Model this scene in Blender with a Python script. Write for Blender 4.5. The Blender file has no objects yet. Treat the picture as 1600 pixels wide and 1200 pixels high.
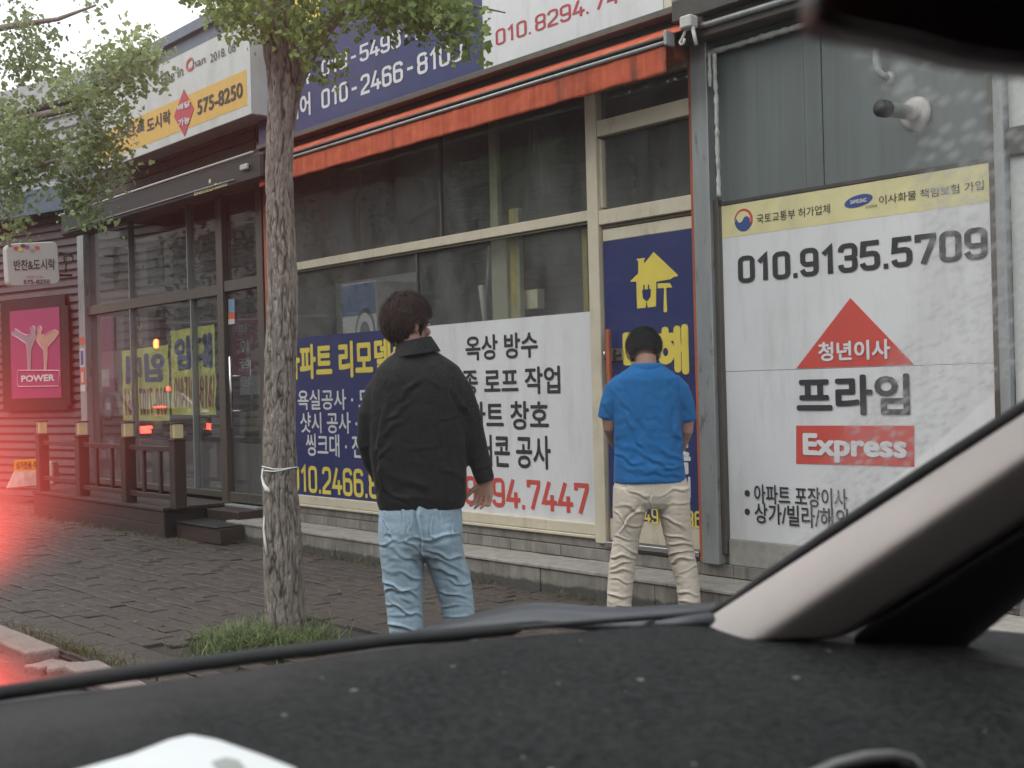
import bpy, bmesh, math, random
import numpy as np
from mathutils import Vector, noise
random.seed(7); rng=np.random.default_rng(7)
SC=bpy.context.scene; COL=SC.collection
# ---------------------------------------------------------------- camera
F=1900.0
YAW,PITCH,ROLL=math.radians(49.148),math.radians(0.079),math.radians(-1.468)
CAM=Vector((0,0,1.28))
FW=Vector((-math.sin(YAW)*math.cos(PITCH),math.cos(YAW)*math.cos(PITCH),math.sin(PITCH)))
_r=Vector((math.cos(YAW),math.sin(YAW),0)); _u=_r.cross(FW)
RT=_r*math.cos(ROLL)+_u*math.sin(ROLL); UP=_u*math.cos(ROLL)-_r*math.sin(ROLL)
FH=Vector((FW.x,FW.y,0)).normalized(); RH=Vector((RT.x,RT.y,0)).normalized()
cd=bpy.data.cameras.new('camera'); cam=bpy.data.objects.new('camera',cd); COL.objects.link(cam)
cam.location=CAM
from mathutils import Matrix
cam.rotation_euler=Matrix((RT,UP,-FW)).transposed().to_euler()
cd.sensor_width=36; cd.lens=F/1600*36; cd.clip_start=0.02; cd.clip_end=500
cd.dof.use_dof=True; cd.dof.focus_distance=6.6; cd.dof.aperture_fstop=7.6
SC.camera=cam
# ---------------------------------------------------------------- light
w=bpy.data.worlds.new('World'); SC.world=w; w.use_nodes=True
nt=w.node_tree; bg=nt.nodes['Background']
sky=nt.nodes.new('ShaderNodeTexSky'); sky.sky_type='NISHITA'; sky.sun_disc=False
SUN_EL,SUN_AZ=math.radians(52),math.radians(200)
sky.sun_elevation=SUN_EL; sky.sun_rotation=SUN_AZ; sky.dust_density=4; sky.air_density=1.6; sky.ozone_density=1
hs=nt.nodes.new('ShaderNodeHueSaturation'); hs.inputs['Saturation'].default_value=0.25
oc=nt.nodes.new('ShaderNodeMix'); oc.data_type='RGBA'; oc.inputs['Factor'].default_value=.72; oc.inputs['B'].default_value=(5.5,5.6,5.7,1)   # even cloud cover
nt.links.new(sky.outputs[0],hs.inputs['Color']); nt.links.new(hs.outputs[0],oc.inputs['A']); nt.links.new(oc.outputs['Result'],bg.inputs[0]); bg.inputs[1].default_value=0.15
sl=bpy.data.lights.new('sun','SUN'); sl.energy=0.5; sl.angle=math.radians(40); sl.color=(1,.96,.9)
so=bpy.data.objects.new('sun',sl); COL.objects.link(so)
sd=Vector((math.sin(SUN_AZ)*math.cos(SUN_EL),math.cos(SUN_AZ)*math.cos(SUN_EL),math.sin(SUN_EL)))
so.rotation_euler=sd.to_track_quat('Z','Y').to_euler()
SC.view_settings.view_transform='Standard'; SC.view_settings.look='None'; SC.view_settings.gamma=1
SC.view_settings.use_curve_mapping=False; SC.view_settings.exposure=0.95
cy=SC.cycles; cy.use_adaptive_sampling=True; cy.adaptive_threshold=0.02; cy.adaptive_min_samples=16; cy.time_limit=780; cy.use_denoising=True
cy.max_bounces=7; cy.diffuse_bounces=3; cy.glossy_bounces=3; cy.transparent_max_bounces=14; cy.transmission_bounces=4
cy.sample_clamp_indirect=4; cy.caustics_reflective=False; cy.caustics_refractive=False
# ---------------------------------------------------------------- helpers
def ray(x,y): return FW+RT*((x-800)/F)+UP*((600-y)/F)
def onY(x,y,Y): d=ray(x,y); return CAM+d*(Y/d.y)
def onZ(x,y,z): d=ray(x,y); return CAM+d*((z-CAM.z)/d.z)
def W(x,y,Z): return CAM+ray(x,y)*Z
def onP(x,y,P0,n): d=ray(x,y); return CAM+d*((P0-CAM).dot(n)/d.dot(n))
def pix(P):
    v=P-CAM; z=v.dot(FW); return 800+F*v.dot(RT)/z,600-F*v.dot(UP)/z
def X(x,y,Y): return onY(x,y,Y).x
def Z(x,y,Y): return onY(x,y,Y).z

def link(o,parent=None,name=None):
    COL.objects.link(o)
    if parent is not None:
        o.parent=parent; p=parent; off=Vector((0,0,0))
        while p is not None: off+=p.location; p=p.parent
        o.location=-off
    return o
def thing(name,label,cat,loc=(0,0,0),group=None):
    o=bpy.data.objects.new(name,None); o.empty_display_size=.1; COL.objects.link(o); o.location=loc
    o['label']=label; o['category']=cat
    if group: o['group']=group
    return o
def tag(o,label,cat,group=None):
    o['label']=label; o['category']=cat
    if group: o['group']=group
    return o
def mesh(name,vs,fs,mat,parent=None,smooth=False,bevel=0,seg=1):
    me=bpy.data.meshes.new(name); me.from_pydata([tuple(v) for v in vs],[],fs); me.update()
    bm=bmesh.new(); bm.from_mesh(me)
    bmesh.ops.recalc_face_normals(bm,faces=bm.faces)
    if bevel: bmesh.ops.bevel(bm,geom=list(bm.edges),offset=bevel,segments=seg,affect='EDGES',profile=.5)
    bm.to_mesh(me); bm.free()
    me.materials.append(mat)
    if smooth:
        for p in me.polygons: p.use_smooth=True
    return link(bpy.data.objects.new(name,me),parent)
class MB:
    def __init__(s): s.v=[]; s.f=[]
    def add(s,vs,fs):
        n=len(s.v); s.v+= [tuple(v) for v in vs]; s.f+=[[i+n for i in f] for f in fs]; return s
    def box(s,x0,x1,y0,y1,z0,z1):
        return s.add([(x0,y0,z0),(x1,y0,z0),(x1,y1,z0),(x0,y1,z0),(x0,y0,z1),(x1,y0,z1),(x1,y1,z1),(x0,y1,z1)],
          [(0,3,2,1),(4,5,6,7),(0,1,5,4),(1,2,6,5),(2,3,7,6),(3,0,4,7)])
    def hexa(s,P): return s.add(P,[(0,3,2,1),(4,5,6,7),(0,1,5,4),(1,2,6,5),(2,3,7,6),(3,0,4,7)])
    def obox(s,c,a,b,h):  # centre, half-axis vectors
        c=Vector(c);a=Vector(a);b=Vector(b);h=Vector(h)
        return s.hexa([c-a-b-h,c+a-b-h,c+a+b-h,c-a+b-h,c-a-b+h,c+a-b+h,c+a+b+h,c-a+b+h])
    def tube(s,pts,r,n=8,cap=True):
        pts=[Vector(p) for p in pts]; rr=r if isinstance(r,(list,tuple)) else [r]*len(pts)
        N=None; rings=[]
        for i,p in enumerate(pts):
            t=(pts[min(i+1,len(pts)-1)]-pts[max(i-1,0)]).normalized()
            if N is None: N=t.orthogonal().normalized()
            N=(N-t*N.dot(t)).normalized(); B=t.cross(N)
            rings.append([p+(N*math.cos(2*math.pi*k/n)+B*math.sin(2*math.pi*k/n))*rr[i] for k in range(n)])
        return s.rings(rings,cap)
    def rings(s,rings,cap=True):
        n=len(rings[0]); b=len(s.v)
        for R in rings: s.v+=[tuple(v) for v in R]
        for i in range(len(rings)-1):
            for k in range(n):
                a=b+i*n+k; c=b+i*n+(k+1)%n; s.f.append([a,c,c+n,a+n])
        if cap: s.f.append([b+k for k in range(n)][::-1]); s.f.append([b+(len(rings)-1)*n+k for k in range(n)])
        return s
    def prism(s,poly,d):  # planar polygon of 3D points extruded by vector d
        d=Vector(d); n=len(poly); A=[Vector(p) for p in poly]
        return s.add(A+[p+d for p in A],[list(range(n))[::-1],list(range(n,2*n))]+[[i,(i+1)%n,(i+1)%n+n,i+n] for i in range(n)])
    def build(s,name,mat,parent=None,smooth=False,bevel=0,seg=1): return mesh(name,s.v,s.f,mat,parent,smooth,bevel,seg)
def bx(name,x0,x1,y0,y1,z0,z1,mat,parent=None,bevel=0.003): return MB().box(x0,x1,y0,y1,z0,z1).build(name,mat,parent,bevel=bevel)
def smooth_by_angle(o,deg=35):
    me=o.data
    for p in me.polygons: p.use_smooth=True
    bm=bmesh.new(); bm.from_mesh(me)
    for e in bm.edges: e.smooth = (not e.is_boundary) and len(e.link_faces)==2 and e.calc_face_angle(0)<math.radians(deg)
    bm.to_mesh(me); bm.free()

# ---------------------------------------------------------------- materials
def nodes(name):
    m=bpy.data.materials.new(name); m.use_nodes=True; t=m.node_tree
    return m,t,t.nodes['Principled BSDF']
def N(t,kind,**kw):
    n=t.nodes.new(kind)
    for k,v in kw.items():
        if k.startswith('i_'): n.inputs[k[2:].replace('_',' ')].default_value=v
        else: setattr(n,k,v)
    return n
def L(t,a,b): t.links.new(a,b)
def coords(t,scale=(1,1,1),kind='Object'):
    c=N(t,'ShaderNodeTexCoord'); mp=N(t,'ShaderNodeMapping'); mp.inputs['Scale'].default_value=scale; L(t,c.outputs[kind],mp.inputs[0]); return mp.outputs[0]
def noi(t,vec,scale,detail=4,rough=.6):
    n=N(t,'ShaderNodeTexNoise'); n.inputs['Scale'].default_value=scale; n.inputs['Detail'].default_value=detail; n.inputs['Roughness'].default_value=rough; L(t,vec,n.inputs['Vector']); return n.outputs['Fac']
def ramp(t,fac,stops):
    r=N(t,'ShaderNodeValToRGB'); e=r.color_ramp.elements
    while len(e)<len(stops): e.new(.5)
    for i,(p,c) in enumerate(stops):
        e[i].position=p; e[i].color=(*c,1) if isinstance(c,(tuple,list)) else (c,c,c,1)
    L(t,fac,r.inputs[0]); return r.outputs[0]
def mix(t,fac,a,b,mode='MIX'):
    m=N(t,'ShaderNodeMix',data_type='RGBA',blend_type=mode)
    for s,v in ((m.inputs['Factor'],fac),(m.inputs['A'],a),(m.inputs['B'],b)):
        if isinstance(v,(int,float)): s.default_value=v
        elif isinstance(v,(tuple,list)): s.default_value=(*v,1)
        else: L(t,v,s)
    return m.outputs['Result']
def bump(t,b,h,strength=.3,dist=.01):
    n=N(t,'ShaderNodeBump'); n.inputs['Strength'].default_value=strength; n.inputs['Distance'].default_value=dist; L(t,h,n.inputs['Height']); L(t,n.outputs[0],b.inputs['Normal'])
def pm(name,col,rough=.6,metal=0,var=.12,vs=(3,3,3),vscale=2.5,bmp=.0,bscale=60,dirt=None,dscale=(1,1,1),damt=.5,spec=None,dth=(.5,.72)):
    """paint / plastic / cloth with uneven tone, optional dirt layer and fine relief"""
    m,t,b=nodes(name); v=coords(t,vs); f=noi(t,v,vscale,6,.65)
    lo=tuple(c*(1-var) for c in col); hi=tuple(min(1,c*(1+var)) for c in col)
    c=ramp(t,f,[(.3,lo),(.7,hi)])
    if dirt:
        d=noi(t,coords(t,dscale),1.0,8,.7); fac=ramp(t,d,[(dth[0],0.0),(dth[1],damt)]); c=mix(t,fac,c,dirt)
    L(t,c,b.inputs['Base Color']); b.inputs['Roughness'].default_value=rough; b.inputs['Metallic'].default_value=metal
    if spec is not None: b.inputs['Specular IOR Level'].default_value=spec
    if bmp: bump(t,b,noi(t,coords(t),bscale,5,.6),bmp,.01)
    return m
M={}
M['cream']=pm('cream_paint',(.56,.50,.39),.45,var=.08,bmp=.05,bscale=30,dirt=(.2,.16,.11),dscale=(9,9,3),damt=.55,dth=(.56,.75))
M['cream_dark']=pm('cream_groove',(.22,.19,.14),.6)
M['navy']=pm('navy_print',(.016,.024,.115),.42,var=.15,vscale=1.2,bmp=.25,bscale=4,dirt=(.06,.065,.14),dscale=(1.5,1.5,6),damt=.4)
M['white_print']=pm('white_print',(.62,.62,.64),.38,var=.05,vscale=.8,bmp=.25,bscale=4,dirt=(.36,.35,.33),dscale=(9,9,1.6),damt=.5,dth=(.5,.8))
M['white_sign']=pm('white_sign_board',(.50,.51,.50),.5,var=.05,dirt=(.27,.26,.24),dscale=(6,6,1),damt=.5,dth=(.5,.75))
M['yellow_ink']=pm('yellow_ink',(.70,.56,.09),.5,var=.08)
M['pale_yellow']=pm('pale_yellow_print',(.60,.55,.30),.5,var=.07,dirt=(.4,.38,.26),dscale=(5,5,2),damt=.5)
M['gold_print']=pm('gold_print',(.60,.36,.07),.5,var=.08)
M['red_ink']=pm('red_ink',(.52,.06,.045),.5,var=.06)
M['crimson_ink']=pm('crimson_ink',(.42,.03,.05),.5,var=.06)
M['black_ink']=pm('black_ink',(.02,.02,.024),.5,var=.1)
M['ink_blue']=pm('dark_blue_ink',(.03,.06,.22),.5,var=.1)
M['white_ink']=pm('white_ink',(.62,.62,.64),.5,var=.05)
M['orange_cloth']=None
M['dark_metal']=pm('dark_brown_metal',(.045,.038,.034),.55,var=.25,bmp=.1,bscale=20,dirt=(.12,.1,.09),dscale=(4,4,10),damt=.5)
M['black_metal']=pm('black_awning_box',(.008,.008,.0085),.55,var=.3,dirt=(.03,.028,.026),dscale=(3,3,9),damt=.5)
M['alu']=pm('dull_aluminium',(.30,.315,.32),.42,.35,var=.12,vs=(6,6,1),bmp=.05,bscale=20,dirt=(.10,.09,.075),dscale=(14,14,4),damt=.75,dth=(.56,.66))
M['alu_brown']=pm('bronze_aluminium',(.10,.085,.072),.45,.3,var=.15,vs=(6,6,1))
M['steel']=pm('bright_steel',(.6,.6,.6),.22,1,var=.05)
M['grey_panel']=pm('grey_green_panel',(.115,.135,.135),.55,var=.10,vs=(1,1,.3),vscale=2,bmp=.06,bscale=14,dirt=(.06,.065,.065),dscale=(16,16,.35),damt=.5,dth=(.45,.75))
M['plaster']=pm('old_plaster_filler',(.46,.47,.45),.8,var=.2,vscale=8,bmp=.6,bscale=40,dirt=(.18,.17,.16),dscale=(12,12,6),damt=.7)
M['dark_wall']=pm('dark_brown_cladding',(.06,.048,.042),.75,var=.2,bmp=.2,bscale=30)
M['roof_grey']=pm('blue_grey_flashing',(.10,.13,.17),.5,var=.15)
M['interior']=pm('interior_wall',(.16,.155,.13),.9,var=.25,vscale=.7)
M['interior_dark']=pm('interior_dark',(.05,.048,.042),.9,var=.3,vscale=.7)
M['rubber']=pm('black_rubber',(.010,.010,.011),.6,var=.2)
M['string']=pm('white_string',(.75,.75,.72),.7)
M['skin']=pm('skin',(.36,.20,.145),.5,var=.12,vscale=8,bmp=.05,bscale=120)
def _m(name,fn):
    m,t,b=nodes(name); fn(m,t,b); return m
def _orange(m,t,b):
    v=coords(t,(5,5,.6)); f=noi(t,v,2.2,7,.65); c=ramp(t,f,[(.28,(.30,.045,.018)),(.5,(.47,.085,.035)),(.75,(.60,.15,.07))])
    g=noi(t,coords(t,(2.5,2.5,.4)),1.7,5,.6); c=mix(t,ramp(t,g,[(.60,0.0),(.72,.85)]),c,(.07,.035,.025))
    L(t,c,b.inputs['Base Color']); b.inputs['Roughness'].default_value=.8; bump(t,b,noi(t,coords(t),9,5),.25,.03)
def hairmat(name,c1,c2):
    def fn(m,t,b):
        v=coords(t,(1,1,.55)); c=ramp(t,noi(t,v,150,3,.6),[(.36,c1),(.66,c2)]); L(t,c,b.inputs['Base Color']); b.inputs['Roughness'].default_value=.55; b.inputs['Specular IOR Level'].default_value=.3
        bump(t,b,noi(t,v,190,3,.6),.9,.006)
    return _m(name,fn)
M['hair']=hairmat('dark_brown_hair',(.005,.003,.003),(.078,.036,.030)); M['hair_black']=hairmat('black_hair',(.002,.002,.002),(.028,.026,.026))
M['orange_cloth']=_m('orange_awning_cloth',_orange)
M['orange_paint']=pm('orange_paint',(.42,.10,.035),.55,var=.12,dirt=(.16,.06,.04),dscale=(20,20,3),damt=.6)
def _stone(m,t,b):
    v=coords(t); f=noi(t,v,5,8,.7); c=ramp(t,f,[(.3,(.15,.138,.125)),(.7,(.30,.275,.245))])
    s=noi(t,coords(t,(16,16,1)),1.2,6,.7); c=mix(t,ramp(t,s,[(.45,0.0),(.72,.65)]),c,(.055,.05,.043))
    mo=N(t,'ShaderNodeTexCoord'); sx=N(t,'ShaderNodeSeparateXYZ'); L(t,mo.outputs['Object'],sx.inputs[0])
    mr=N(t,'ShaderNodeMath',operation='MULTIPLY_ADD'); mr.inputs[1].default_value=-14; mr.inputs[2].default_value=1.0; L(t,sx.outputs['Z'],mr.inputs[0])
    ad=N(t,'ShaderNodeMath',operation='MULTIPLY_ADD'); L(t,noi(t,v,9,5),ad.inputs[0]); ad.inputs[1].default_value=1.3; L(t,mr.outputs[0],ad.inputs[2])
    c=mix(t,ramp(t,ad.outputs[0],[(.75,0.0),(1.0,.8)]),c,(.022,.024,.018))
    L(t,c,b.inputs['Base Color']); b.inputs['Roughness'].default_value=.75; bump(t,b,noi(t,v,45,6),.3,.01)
M['stone']=_m('weathered_stone_tile',_stone)
M['tread']=pm('worn_stone_tread',(.30,.285,.26),.7,var=.2,vscale=4,bmp=.2,bscale=50,dirt=(.10,.095,.08),dscale=(9,9,9),damt=.6)
def _bark(m,t,b):
    v=coords(t,(1,1,.28)); f=noi(t,v,38,8,.7); c=ramp(t,f,[(.3,(.13,.108,.094)),(.5,(.26,.222,.196)),(.70,(.44,.39,.35))])
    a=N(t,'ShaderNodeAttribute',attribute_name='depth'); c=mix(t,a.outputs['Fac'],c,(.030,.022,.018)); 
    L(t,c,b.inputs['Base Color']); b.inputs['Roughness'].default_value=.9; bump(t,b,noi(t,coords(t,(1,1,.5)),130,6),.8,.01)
M['bark']=_m('furrowed_bark',_bark)
def leafmat(name,c1,c2):
    def fn(m,t,b):
        g=N(t,'ShaderNodeObjectInfo'); a=N(t,'ShaderNodeAttribute',attribute_name='tone'); c=ramp(t,a.outputs['Fac'],[(0,c1),(1,c2)])
        L(t,c,b.inputs['Base Color']); b.inputs['Roughness'].default_value=.5
        tr=N(t,'ShaderNodeBsdfTranslucent'); L(t,c,tr.inputs[0]); mx=N(t,'ShaderNodeMixShader'); mx.inputs[0].default_value=.35
        L(t,b.outputs[0],mx.inputs[1]); L(t,tr.outputs[0],mx.inputs[2]); L(t,mx.outputs[0],t.nodes['Material Output'].inputs[0])
    return _m(name,fn)
M['leaf']=leafmat('ginkgo_leaf',(.07,.14,.04),(.42,.52,.17))
M['leaf_far']=leafmat('ginkgo_leaf_pale',(.12,.19,.09),(.46,.55,.26))  # paler greens for the second tree
M['grass']=leafmat('grass_blade',(.07,.115,.035),(.24,.29,.11))
M['weed']=leafmat('dry_weed',(.06,.07,.025),(.20,.19,.09))
M['leaf_dark']=leafmat('dark_foliage',(.02,.045,.018),(.06,.10,.04))
def glass(name,tint,ior=1.5,dirt=.04,rough=.01,extra=1.0):
    def fn(m,t,b):
        t.nodes.remove(b)
        tr=N(t,'ShaderNodeBsdfTransparent'); tr.inputs[0].default_value=(*tint,1)
        gl=N(t,'ShaderNodeBsdfGlossy'); gl.inputs['Roughness'].default_value=rough
        fr=N(t,'ShaderNodeLayerWeight'); fr.inputs[0].default_value=.5
        pw=N(t,'ShaderNodeMath',operation='POWER'); L(t,fr.outputs['Facing'],pw.inputs[0]); pw.inputs[1].default_value=4.0
        mu=N(t,'ShaderNodeMath',operation='MULTIPLY_ADD',use_clamp=True); L(t,pw.outputs[0],mu.inputs[0]); mu.inputs[1].default_value=.96*extra; mu.inputs[2].default_value=.045*extra
        mx=N(t,'ShaderNodeMixShader'); L(t,mu.outputs[0],mx.inputs[0]); L(t,tr.outputs[0],mx.inputs[1]); L(t,gl.outputs[0],mx.inputs[2])
        df=N(t,'ShaderNodeBsdfDiffuse'); df.inputs[0].default_value=(.36,.36,.36,1)
        f=noi(t,coords(t,(2,2,1)),1.5,7,.7); r=ramp(t,f,[(.35,dirt*.4),(.75,dirt*2)])
        bw=N(t,'ShaderNodeRGBToBW'); L(t,r,bw.inputs[0])
        m2=N(t,'ShaderNodeMixShader'); L(t,bw.outputs[0],m2.inputs[0]); L(t,mx.outputs[0],m2.inputs[1]); L(t,df.outputs[0],m2.inputs[2])
        L(t,m2.outputs[0],t.nodes['Material Output'].inputs[0])
    return _m(name,fn)
M['glass']=glass('shop_glass',(.86,.86,.85),dirt=.13)
M['glass_l']=glass('corner_shop_glass',(.9,.9,.9),dirt=.05,extra=1.0)
def emis(name,col,s):
    def fn(m,t,b):
        b.inputs['Base Color'].default_value=(*[c*.5 for c in col],1); b.inputs['Emission Color'].default_value=(*col,1); b.inputs['Emission Strength'].default_value=s; b.inputs['Roughness'].default_value=.3
    return _m(name,fn)

# ---------------------------------------------------------------- text
def text_mesh(body,bold=.0,squeeze=1):
    c=bpy.data.curves.new('t','FONT'); c.body=body; c.offset=bold; c.resolution_u=3; c.space_character=squeeze
    o=bpy.data.objects.new('t',c); COL.objects.link(o)
    dg=bpy.context.evaluated_depsgraph_get(); me=bpy.data.meshes.new_from_object(o.evaluated_get(dg))
    vs=np.array([v.co[:2] for v in me.vertices]); fs=[list(p.vertices) for p in me.polygons]
    bpy.data.objects.remove(o); bpy.data.curves.remove(c); bpy.data.meshes.remove(me)
    return vs,fs
# stroke figures with squared, rounded corners (phone numbers)
def _arc(cx,cy,rx,ry,a,b,n=6): return [(cx+rx*math.cos(math.radians(a+(b-a)*i/n)),cy+ry*math.sin(math.radians(a+(b-a)*i/n))) for i in range(n+1)]
def glyph_strokes(ch,w=.50,h=1.0,r=.17):
    L_,R_,B,T,Mi=0,w,0,h,h*.5
    if ch=='0': return [(_arc(R_-r,T-r,r,r,0,90)+_arc(L_+r,T-r,r,r,90,180)+_arc(L_+r,B+r,r,r,180,270)+_arc(R_-r,B+r,r,r,270,360),True)]
    if ch=='1': return [([(w*.10,h*.80),(w*.50,T),(w*.50,B)],False)]
    if ch=='2': return [(_arc(L_+r,T-r,r,r,180,90)+_arc(R_-r,T-r,r,r,90,0)+[(R_,h*.62),(R_-.04,h*.5),(L_+.02,h*.14),(L_,B),(R_,B)],False)]
    if ch=='3': return [(_arc(L_+r,T-r,r,r,180,90)+_arc(R_-r,T-r,r,r,90,0)+_arc(R_-r*.8,Mi+r*.8,r*.8,r*.8,0,-90)+[(w*.4,Mi)],False),([(w*.4,Mi)]+_arc(R_-r,Mi-r,r,r,90,0)+_arc(R_-r,B+r,r,r,0,-90)+_arc(L_+r,B+r,r,r,270,180),False)]
    if ch=='4': return [([(w*.50,T),(L_-.02,h*.26),(R_+.06,h*.26)],False),([(w*.78,h*.5),(w*.78,B)],False)]
    if ch=='5': return [([(R_,T),(L_+.03,T),(L_,h*.56),(w*.4,h*.58)]+_arc(R_-r,h*.58-r,r,r,90,0)+_arc(R_-r,B+r,r,r,0,-90)+_arc(L_+r,B+r,r,r,270,190),False)]
    if ch=='6': return [([(R_,h*.86)]+_arc(R_-r,T-r,r,r,30,90)+_arc(L_+r,T-r,r,r,90,180)+_arc(L_+r,B+r,r,r,180,270)+_arc(R_-r,B+r,r,r,270,360)+_arc(R_-r,h*.58-r,r,r,0,90)+[(L_+.04,h*.58)],False)]
    if ch=='7': return [([(L_,h*.86),(L_,T),(R_,T),(R_,h*.86),(w*.38,B)],False)]
    if ch=='8': return [(_arc(R_-r,T-r,r,r,0,90)+_arc(L_+r,T-r,r,r,90,180)+_arc(L_+r,Mi+r*.9,r,r*.9,180,270)+_arc(R_-r,Mi+r*.9,r,r*.9,270,360),True),(_arc(R_-r,Mi-r*.9,r,r*.9,0,90)+_arc(L_+r,Mi-r*.9,r,r*.9,90,180)+_arc(L_+r,B+r,r,r,180,270)+_arc(R_-r,B+r,r,r,270,360),True)]
    if ch=='9': return [([(w-x,h-y) for x,y in glyph_strokes('6',w,h,r)[0][0]],False)]
    if ch=='.': return [([(0,0),(.02,0)],False)]
    if ch=='-': return [([(0,h*.47),(w*.52,h*.47)],False)]
    return []
def digits_mesh(body,t=.17,gap=.16,roundcap=False):
    vs=[];fs=[]; x=0; eps=[0]
    def poly(P):
        n=len(vs); vs.extend(P); fs.append(list(range(n,n+len(P))))
    for ch in body:
        if ch==' ': x+=.16; continue
        st=glyph_strokes(ch)
        for pts,closed in st:
            P=[np.array(p) for p in pts]; Q=[P[0]]
            for p in P[1:]:
                if np.hypot(*(p-Q[-1]))>1e-4: Q.append(p)
            P=Q; n=len(P); lefts=[];rights=[]
            for i in range(n):
                a=P[i-1] if (i>0 or closed) else None; b=P[(i+1)%n] if (i<n-1 or closed) else None
                d1=(P[i]-a)/np.hypot(*(P[i]-a)) if a is not None else None; d2=(b-P[i])/np.hypot(*(b-P[i])) if b is not None else None
                if d1 is None: d1=d2
                if d2 is None: d2=d1
                m=d1+d2; m=m/max(1e-6,np.hypot(*m)); nn=np.array([-m[1],m[0]]); k=1/max(.45,float(m@d1))
                e=np.zeros(2)
                if not closed and i==0: e=-d2*t*.35
                if not closed and i==n-1: e=d1*t*.35
                lefts.append(P[i]+e+nn*t/2*k); rights.append(P[i]+e-nn*t/2*k)
            for i in range(n if closed else n-1):
                j=(i+1)%n; poly([tuple(q+np.array([x,0])) for q in (rights[i],rights[j],lefts[j],lefts[i])])
        x+={'.':.02,'-':.26,'1':.36}.get(ch,.50)+gap+t*.62
    return np.array(vs),fs
def lettering(body,P0,P1,mat,parent,bold=.0,nrm=(0,-1,0),lift=.004,name='lettering',mirror=False,squeeze=1,fig=False,t=.17):
    """flat print fitted between the lower left P0 and upper right P1 of a vertical plane"""
    if fig: vs,fs=digits_mesh(body,t); layers=[(0,0)]
    else:
        vs,fs=text_mesh(body,.0,squeeze); b=bold
        layers=[(0,0)] if b==0 else [(b*math.cos(a),b*math.sin(a)) for a in np.linspace(0,2*math.pi,8,endpoint=False)]+[(0,0)]
    pad=bold; lo=vs.min(0)-pad; hi=vs.max(0)+pad; nv=Vector(nrm).normalized()
    fz=[]
    h=Vector((P1[0]-P0[0],P1[1]-P0[1],0)); z=P1[2]-P0[2]; V=[];FS=[]
    for k,(dx,dy) in enumerate(layers):
        uv=(vs+np.array([dx,dy])-lo)/(hi-lo)
        if mirror: uv[:,0]=1-uv[:,0]
        n=len(V); V+= [tuple(Vector(P0)+h*u+Vector((0,0,z*v))+nv*(lift+.00012*k+(.00003*((q//4)%29) if fig else 0))) for q,(u,v) in enumerate(uv)]; FS+=[[i+n for i in f] for f in fs]
    em=1.0 if fig else .72; VX=np.concatenate([vs[:,0]+dx for dx,dy in layers])
    iv=sorted((min(VX[i] for i in f),max(VX[i] for i in f),q) for q,f in enumerate(FS)); groups=[]; end=-1e9
    for a,b,q in iv:       # one mesh per word
        if a>end+.34*em: groups.append([])
        groups[-1].append(q); end=max(end,b)
    o=None
    for g in groups:
        ids=sorted({i for q in g for i in FS[q]}); mp={i:k for k,i in enumerate(ids)}
        me=bpy.data.meshes.new(name); me.from_pydata([V[i] for i in ids],[],[[mp[i] for i in FS[q]] for q in g]); me.materials.append(mat)
        o=link(bpy.data.objects.new(name,me),parent); words.append(o)
    return o
words=[]
def ltY(body,bl,tr,Y,mat,parent,**k): return lettering(body,onY(*bl,Y),onY(*tr,Y),mat,parent,**k)
def shapeY(name,pts,Y,mat,parent,t=.003,lift=0.0):
    P=[onY(x,y,Y) for x,y in pts]; return MB().prism([p-Vector((0,t+lift,0)) for p in P],(0,t,0)).build(name,mat,parent)
# ================================================================ SETTING
def struct(o): o['kind']='structure'; return o
# ground: subsoil sheet, road, pavement pavers
def _road(m,t,b):
    v=coords(t); c=ramp(t,noi(t,v,70,6,.7),[(.3,(.03,.03,.031)),(.7,(.075,.073,.07))]); c=mix(t,ramp(t,noi(t,v,.8,5),[(.45,0.),(.7,.6)]),c,(.03,.029,.028))
    L(t,c,b.inputs['Base Color']); b.inputs['Roughness'].default_value=.75; bump(t,b,noi(t,v,150,4),.4,.01)
M['asphalt']=_m('asphalt',_road)
def _soil(m,t,b):
    v=coords(t); c=ramp(t,noi(t,v,6,8,.7),[(.3,(.022,.018,.014)),(.7,(.055,.045,.035))])
    L(t,c,b.inputs['Base Color']); b.inputs['Roughness'].default_value=.9; bump(t,b,noi(t,v,40,6),.6,.02)
M['soil']=_m('dark_soil',_soil)
def _paver(m,t,b):
    v=coords(t); o=N(t,'ShaderNodeObjectInfo'); a=N(t,'ShaderNodeAttribute',attribute_name='tone')
    c=ramp(t,noi(t,v,12,8,.7),[(.3,(.047,.034,.030)),(.7,(.095,.070,.060))])
    tn=N(t,'ShaderNodeMath',operation='ADD'); L(t,o.outputs['Random'],tn.inputs[0]); L(t,a.outputs['Fac'],tn.inputs[1]); 
    c=mix(t,ramp(t,tn.outputs[0],[(0.,0.0),(1,.5)]),c,(.05,.04,.036))
    c=mix(t,ramp(t,noi(t,v,.9,6,.65),[(.42,.0),(.62,.75)]),c,(.042,.033,.028))
    L(t,c,b.inputs['Base Color']); b.inputs['Roughness'].default_value=.62
    L(t,ramp(t,noi(t,v,2.2,5),[(.4,.42),(.65,.85)]),b.inputs['Roughness']); bump(t,b,noi(t,v,60,6),.4,.01)
M['paver']=_m('clay_paver',_paver)
M['granite']=pm('granite_kerb',(.26,.215,.195),.75,var=.25,vs=(1,1,1),vscale=60,bmp=.3,bscale=90,dirt=(.12,.10,.09),dscale=(4,4,4),damt=.6)
KY0,KY1=2.10,2.27
gv=[(-160,-160,-.13),(160,-160,-.13),(160,KY0+.02,-.13),(-160,KY0+.02,-.13)]
struct(mesh('road',gv,[(0,1,2,3)],M['asphalt']))
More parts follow.
